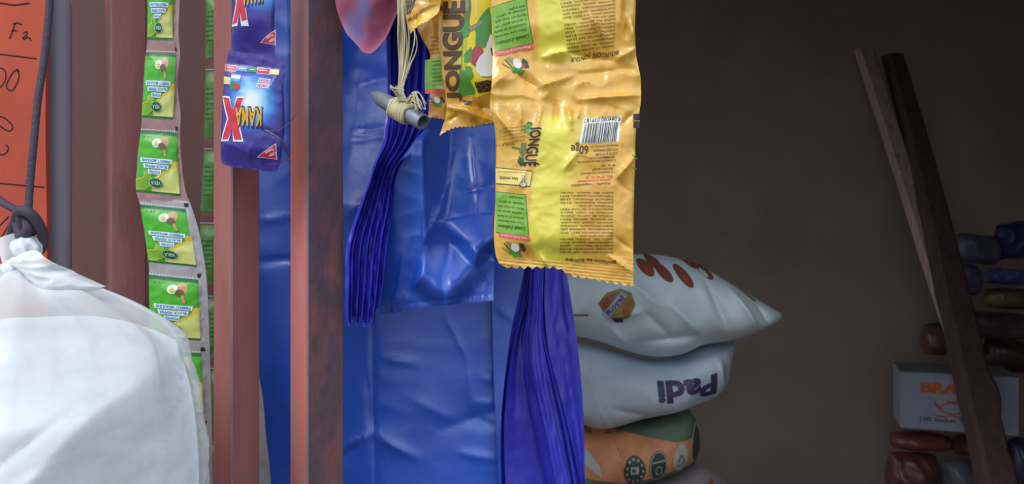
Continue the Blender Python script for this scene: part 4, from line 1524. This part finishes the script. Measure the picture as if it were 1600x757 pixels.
s3 = Sheet(1.74, 880, [(600, 1050), (632, 1070), (650, 1084), (700, 1092), (716, 1086), (740, 1070), (800, 1050)], [(880, 660), (935, 670), (1000, 655), (1060, 637), (1095, 630)], [(880, 812), (960, 764), (1000, 746), (1040, 733), (1095, 724)],
           sackh(.12, [(950, 670, 975, 730, 8, .008), (1000, 735, 1060, 720, 8, .012), (920, 735, 970, 745, 9, -.01), (1030, 650, 1050, 720, 9, .006)], 81, 2.6), hb=sackb(.12, 2.6))
tag(s3.build('grain_sack', [M_g3, M_g3o, M_g3w, M_g3d], 90, 60, prints=pr, g=3, th=.002, lay=.0014), 'dark green sack with orange band and round badges under the grey sack', 'sack', 'sacks in the pile')
M_s4 = mat('dusty_white_sack', (150, 138, 142), rough=0.6, spec=0.3, var=0.08, vscale=12, bump=0.15, bscale=60)
pr = Print()
pr.curve([(985, 772), (1040, 752), (1075, 748), (1105, 742)], 6, 1, 1)
s4 = Sheet(1.73, 870, [(700, 1120), (745, 1133), (770, 1150), (840, 1156), (900, 1130)], [(870, 816), (960, 769), (1000, 751), (1050, 733), (1090, 727), (1120, 741), (1150, 768)], 880,
           sackh(.13, [], 91, 2.6), hb=sackb(.12, 2.6))
tag(s4.build('grain_sack', [M_s4, M_skor], 70, 40, prints=pr, g=3, th=.002, lay=.0014), 'dusty whitish sack with an orange stripe at the bottom of the pile', 'sack', 'sacks in the pile')

# =================================================================== leaning timbers
M_tim = mat('rough_timber', (94, 76, 72), rough=0.85, spec=0.15, var=0.10, vscale=10, stretch=(6, 6, .6), bump=0.4, bscale=40)
M_tim2 = mat('bare_timber', (196, 168, 154), rough=0.85, spec=0.15, var=0.15, vscale=10, stretch=(6, 6, .6), bump=0.4, bscale=40)


def timber(pts, depth, m, label, seed, chip=None):
    """pts: (px, py, Y, width px) from the top down"""
    bm = bmesh.new()
    rings = []
    N = 60
    fx, fy, fd, fw = [pl([(p[1], p[i]) for p in pts]) for i in (0, 1, 2, 3)]
    for i in range(N + 1):
        y = lerp(pts[0][1], pts[-1][1], i / N)
        s = (y - pts[0][1]) / (pts[-1][1] - pts[0][1])
        Y = 1 / lerp(1 / pts[0][2], 1 / pts[-1][2], s)
        x, wd = fx(y), fw(y)
        wl = wd / 2 * (1 + .10 * nz(seed, y, 50, 1))
        wr = wd / 2 * (1 + .10 * nz(seed, y, 45, 2))
        if chip and abs(y - chip) < 24:
            wr += 10 * (1 - abs(y - chip) / 24) ** .5
        c = 0.12 * wd
        z = P(x, y, Y).z
        sec = [(x - wl, 0), (x - wl + c, -c), (x + wr - c, -c), (x + wr, 0), (x + wr, 1), (x - wl, 1)]
        ring = []
        for (px, k) in sec:
            q = P(px, y, Y)
            if k == 1:
                q.y += depth
            elif k < 0:
                q.y += k / F * Y
            ring.append(bm.verts.new(q))
        rings.append(ring)
    for A_, B_ in zip(rings, rings[1:]):
        for k in range(6):
            bm.faces.new((A_[k], A_[(k + 1) % 6], B_[(k + 1) % 6], B_[k]))
    bm.faces.new(rings[0][::-1])
    bm.faces.new(rings[-1])
    return tag(bm_obj('timber_beam', bm, m, angle=35), label, 'timber', 'timbers leaning in the shop')


timber([(1399, 84, 2.78, 25), (1432, 200, 2.6, 29), (1470, 350, 2.4, 36), (1524, 582, 2.2, 44), (1566, 757, 2.0, 50), (1758, 1505, 1.55, 62)], .05, M_tim, 'dark rough timber leaning in front of the tea carton', 3.3, chip=618)
timber([(1352, 76, 2.80, 26), (1393, 200, 2.6, 25), (1440, 350, 2.45, 25), (1495, 525, 2.3, 22), (1547, 690, 2.1, 22), (1808, 1440, 1.70, 24)], .03, M_tim2, 'lighter thin timber leaning left of the dark timber', 9.1)

# =================================================================== tea carton
M_car = mat('carton_white', (158, 162, 178), rough=0.6, spec=0.3, var=0.03, vscale=20)
M_caro = mat('carton_orange', (206, 104, 36), rough=0.6)
M_carr = mat('carton_red', (190, 70, 84), rough=0.6)
M_cart = mat('carton_text', (60, 60, 70), rough=0.6)
M_cary = mat('carton_straw', (176, 180, 140), rough=0.6)
KY = 2.35
f1 = P(1407, 582, KY)
vx = Vector((.94, -.34, 0)).normalized()
vy = Vector((.34, .94, 0)).normalized()
WB, DB, HB = .301, .20, .164
z1, z0 = f1.z, f1.z - HB
c0 = Vector((f1.x, f1.y, z0))
CE = empty('tea_carton', c0, 'white tea carton with orange and red print behind the dark timber', 'carton')
bm = bmesh.new()
r = bmesh.ops.create_cube(bm, size=1)
for v in r['verts']:
    v.co = c0 + vx * (v.co.x + .5) * WB + vy * (v.co.y + .5) * DB + Vector((0, 0, (v.co.z + .5) * HB))
bmesh.ops.bevel(bm, geom=bm.edges[:], offset=.002, segments=2, affect='EDGES')
# print on the front face
pr = Print()
S_ = 680.0


def cm(a, b):
    return (a, b)


pr.text('BRA', 66, 26, 17, 64, 0, 1, 1, bold=.055)
pr.rect(52, 40, 96, 44, 4, 1)
pr.ring(86, 63, 20, 11, 2.2, 2, 1)
pr.line([(68, 66), (60, 58), (57, 52)], 4, 2, 1)
pr.curve([(104, 58), (112, 56), (112, 66), (103, 68)], 2.2, 2, 1)
pr.line([(76, 51), (96, 51)], 3, 2, 1)
pr.curve([(58, 76), (70, 79), (86, 76), (102, 79), (116, 75)], 2.6, 2, 1)
pr.text('100 Sachet Tea', 76, 85, 7.5, 86, 0, 3, 1, bold=.02)
sc = WB / 193.0
for (vs, fs, m, ly) in pr.items:
    rv, rf = grid_cut(vs, fs, 400)
    nv = [bm.verts.new(c0 + vx * (x * sc) + Vector((0, 0, HB - y * sc)) - vy * .0006 * ly) for x, y in rv]
    for f in rf:
        try:
            bm.faces.new([nv[k] for k in f]).material_index = m
        except ValueError:
            pass
bm_obj('box', bm, [M_car, M_caro, M_carr, M_cart, M_cary], CE, smooth=False)
bm = bmesh.new()
for s in (0, 1):
    for t in (0, 1):
        o_ = c0 + Vector((0, 0, HB + .0005 + .001 * t))
        y0, y1 = (0, DB * .5 - .001) if t == 0 else (DB * .5 + .001, DB)
    # two closing flaps
for t in (0, 1):
    y0, y1 = (0.002, DB * .5 - .001) if t == 0 else (DB * .5 + .001, DB - .002)
    vs = []
    for zz in (HB + .0006, HB + .003):
        for (a, b) in ((0.001, y0), (WB - .001, y0), (WB - .001, y1), (0.001, y1)):
            vs.append(bm.verts.new(c0 + vx * a + vy * b + Vector((0, 0, zz))))
    for q in ((0, 1, 2, 3), (4, 7, 6, 5), (0, 4, 5, 1), (1, 5, 6, 2), (2, 6, 7, 3), (3, 7, 4, 0)):
        bm.faces.new([vs[k] for k in q])
bm_obj('lid_flap', bm, [mat('carton_lid', (128, 128, 138), rough=.7)], CE, smooth=False)

# =================================================================== packets and bags round the carton
def goods(name, x0, x1, y0, y1, Y, T, col, label, cat, seed, tilt=0.0, alpha=None, rough=.35, group='wrapped goods round the tea carton', col2=None):
    m = mat('goods_%d' % seed, col, rough=rough, spec=.5, var=.25 if not col2 else 0, rgb2=col2, vscale=22, bump=.2, bscale=50)
    cx = (x0 + x1) / 2
    S = Sheet(Y, [(y0, x0 + 3), ((y0 + y1) / 2, x0), (y1, x0 + 4)], [(y0, x1 - 4), ((y0 + y1) / 2, x1), (y1, x1 - 2)],
              lambda x: y0 + tilt * (x - cx) + 5 * abs((x - cx) / (x1 - x0) * 2) ** 3 + 2 * nz(x, 0, 18, seed), lambda x: y1 + tilt * (x - cx) - 3 * abs((x - cx) / (x1 - x0) * 2) ** 3 + 1.5 * nz(x, 3, 22, seed),
              lambda x, y, u, v: T * (max(0, 1 - abs(2 * u - 1) ** 2.6) * max(0, 1 - abs(2 * v - 1) ** 2.4)) ** .5 + .008 * ridged(x, y, 24, seed) * clamp(min(u, 1 - u, v, 1 - v) * 8),
              hb=lambda x, y, u, v: T * (max(0, 1 - abs(2 * u - 1) ** 2.6) * max(0, 1 - abs(2 * v - 1) ** 2.4)) ** .5)
    return tag(S.build(name, [m], 36, 24, th=.002), label, cat, group)


goods('wrapped_bundle', 1492, 1560, 366, 412, 2.55, .05, (92, 94, 120), 'greyish clear wrapped bundle at the top of the right pile', 'packet', 1, .1)
goods('wrapped_bundle', 1556, 1640, 345, 404, 2.55, .05, (56, 56, 110), 'dark blue wrapped bundle at the right edge of the pile', 'packet', 2, -.1)
goods('wrapped_bundle', 1486, 1528, 412, 462, 2.52, .05, (82, 82, 104), 'small grey wrapped bundle beside the dark timber', 'packet', 3, .05)
goods('flat_pack', 1531, 1640, 420, 446, 2.50, .05, (70, 78, 140), 'flat blue and white pack lying across the right pile', 'packet', 4, .05, col2=(130, 136, 170))
goods('food_packet', 1538, 1640, 451, 484, 2.50, .05, (104, 84, 58), 'dull yellow food packet under the flat blue pack', 'packet', 5, .05)
goods('food_packet', 1478, 1640, 488, 530, 2.52, .06, (84, 66, 76), 'long mauve brown packet in the middle of the right pile', 'packet', 6, .05)
goods('food_packet', 1440, 1502, 505, 556, 2.62, .05, (104, 68, 54), 'orange brown rounded packet standing behind the carton at its left', 'packet', 7)
goods('food_packet', 1536, 1640, 532, 584, 2.62, .05, (76, 54, 56), 'dark reddish packet lying behind the carton at its right', 'packet', 8, .15)
goods('food_packet', 1392, 1486, 676, 703, 2.40, .06, (116, 64, 54), 'reddish packet directly under the left end of the carton', 'packet', 9, .04)
goods('food_packet', 1490, 1569, 680, 713, 2.40, .06, (104, 66, 56), 'brownish red packet under the carton behind the dark timber', 'packet', 10, .02)
goods('food_packet', 1386, 1466, 707, 788, 2.38, .06, (112, 58, 56), 'dark red packet at the lowest left of the right pile', 'packet', 11, .06, col2=(84, 54, 54))
goods('food_packet', 1469, 1562, 719, 788, 2.37, .06, (96, 94, 110), 'grey wrapped packet at the bottom beside the dark red packet', 'packet', 12, .02)
goods('food_packet', 1573, 1650, 684, 788, 2.36, .06, (66, 60, 96), 'dark bluish packet at the bottom right corner', 'packet', 13, .02)

# tables that carry the pile of sacks and the carton
M_tab = mat('table_wood', (92, 72, 60), rough=.8, spec=.2, var=.15, vscale=8, stretch=(1, 8, 8))


def table(x0, x1, y0, y1, zt, label):
    E = empty('wooden_table', ((x0 + x1) / 2, (y0 + y1) / 2, 0), label, 'table')
    bm = bmesh.new()
    add_box(bm, x0, x1, y0, y1, zt - .03, zt, .004)
    bm_obj('table_top', bm, M_tab, E, smooth=False)
    for x in (x0 + .04, x1 - .09):
        for y in (y0 + .04, y1 - .09):
            bm = bmesh.new()
            add_box(bm, x, x + .05, y, y + .05, 0, zt - .03, .004)
            bm_obj('leg', bm, M_tab, E, smooth=False)
    return E


table(1.37, 1.88, 2.14, 2.72, P(0, 790, 2.36).z, 'wooden table under the tea carton and packets')
table(0.05, .62, 1.50, 2.0, P(0, 886, 1.73).z, 'low wooden table under the pile of sacks')
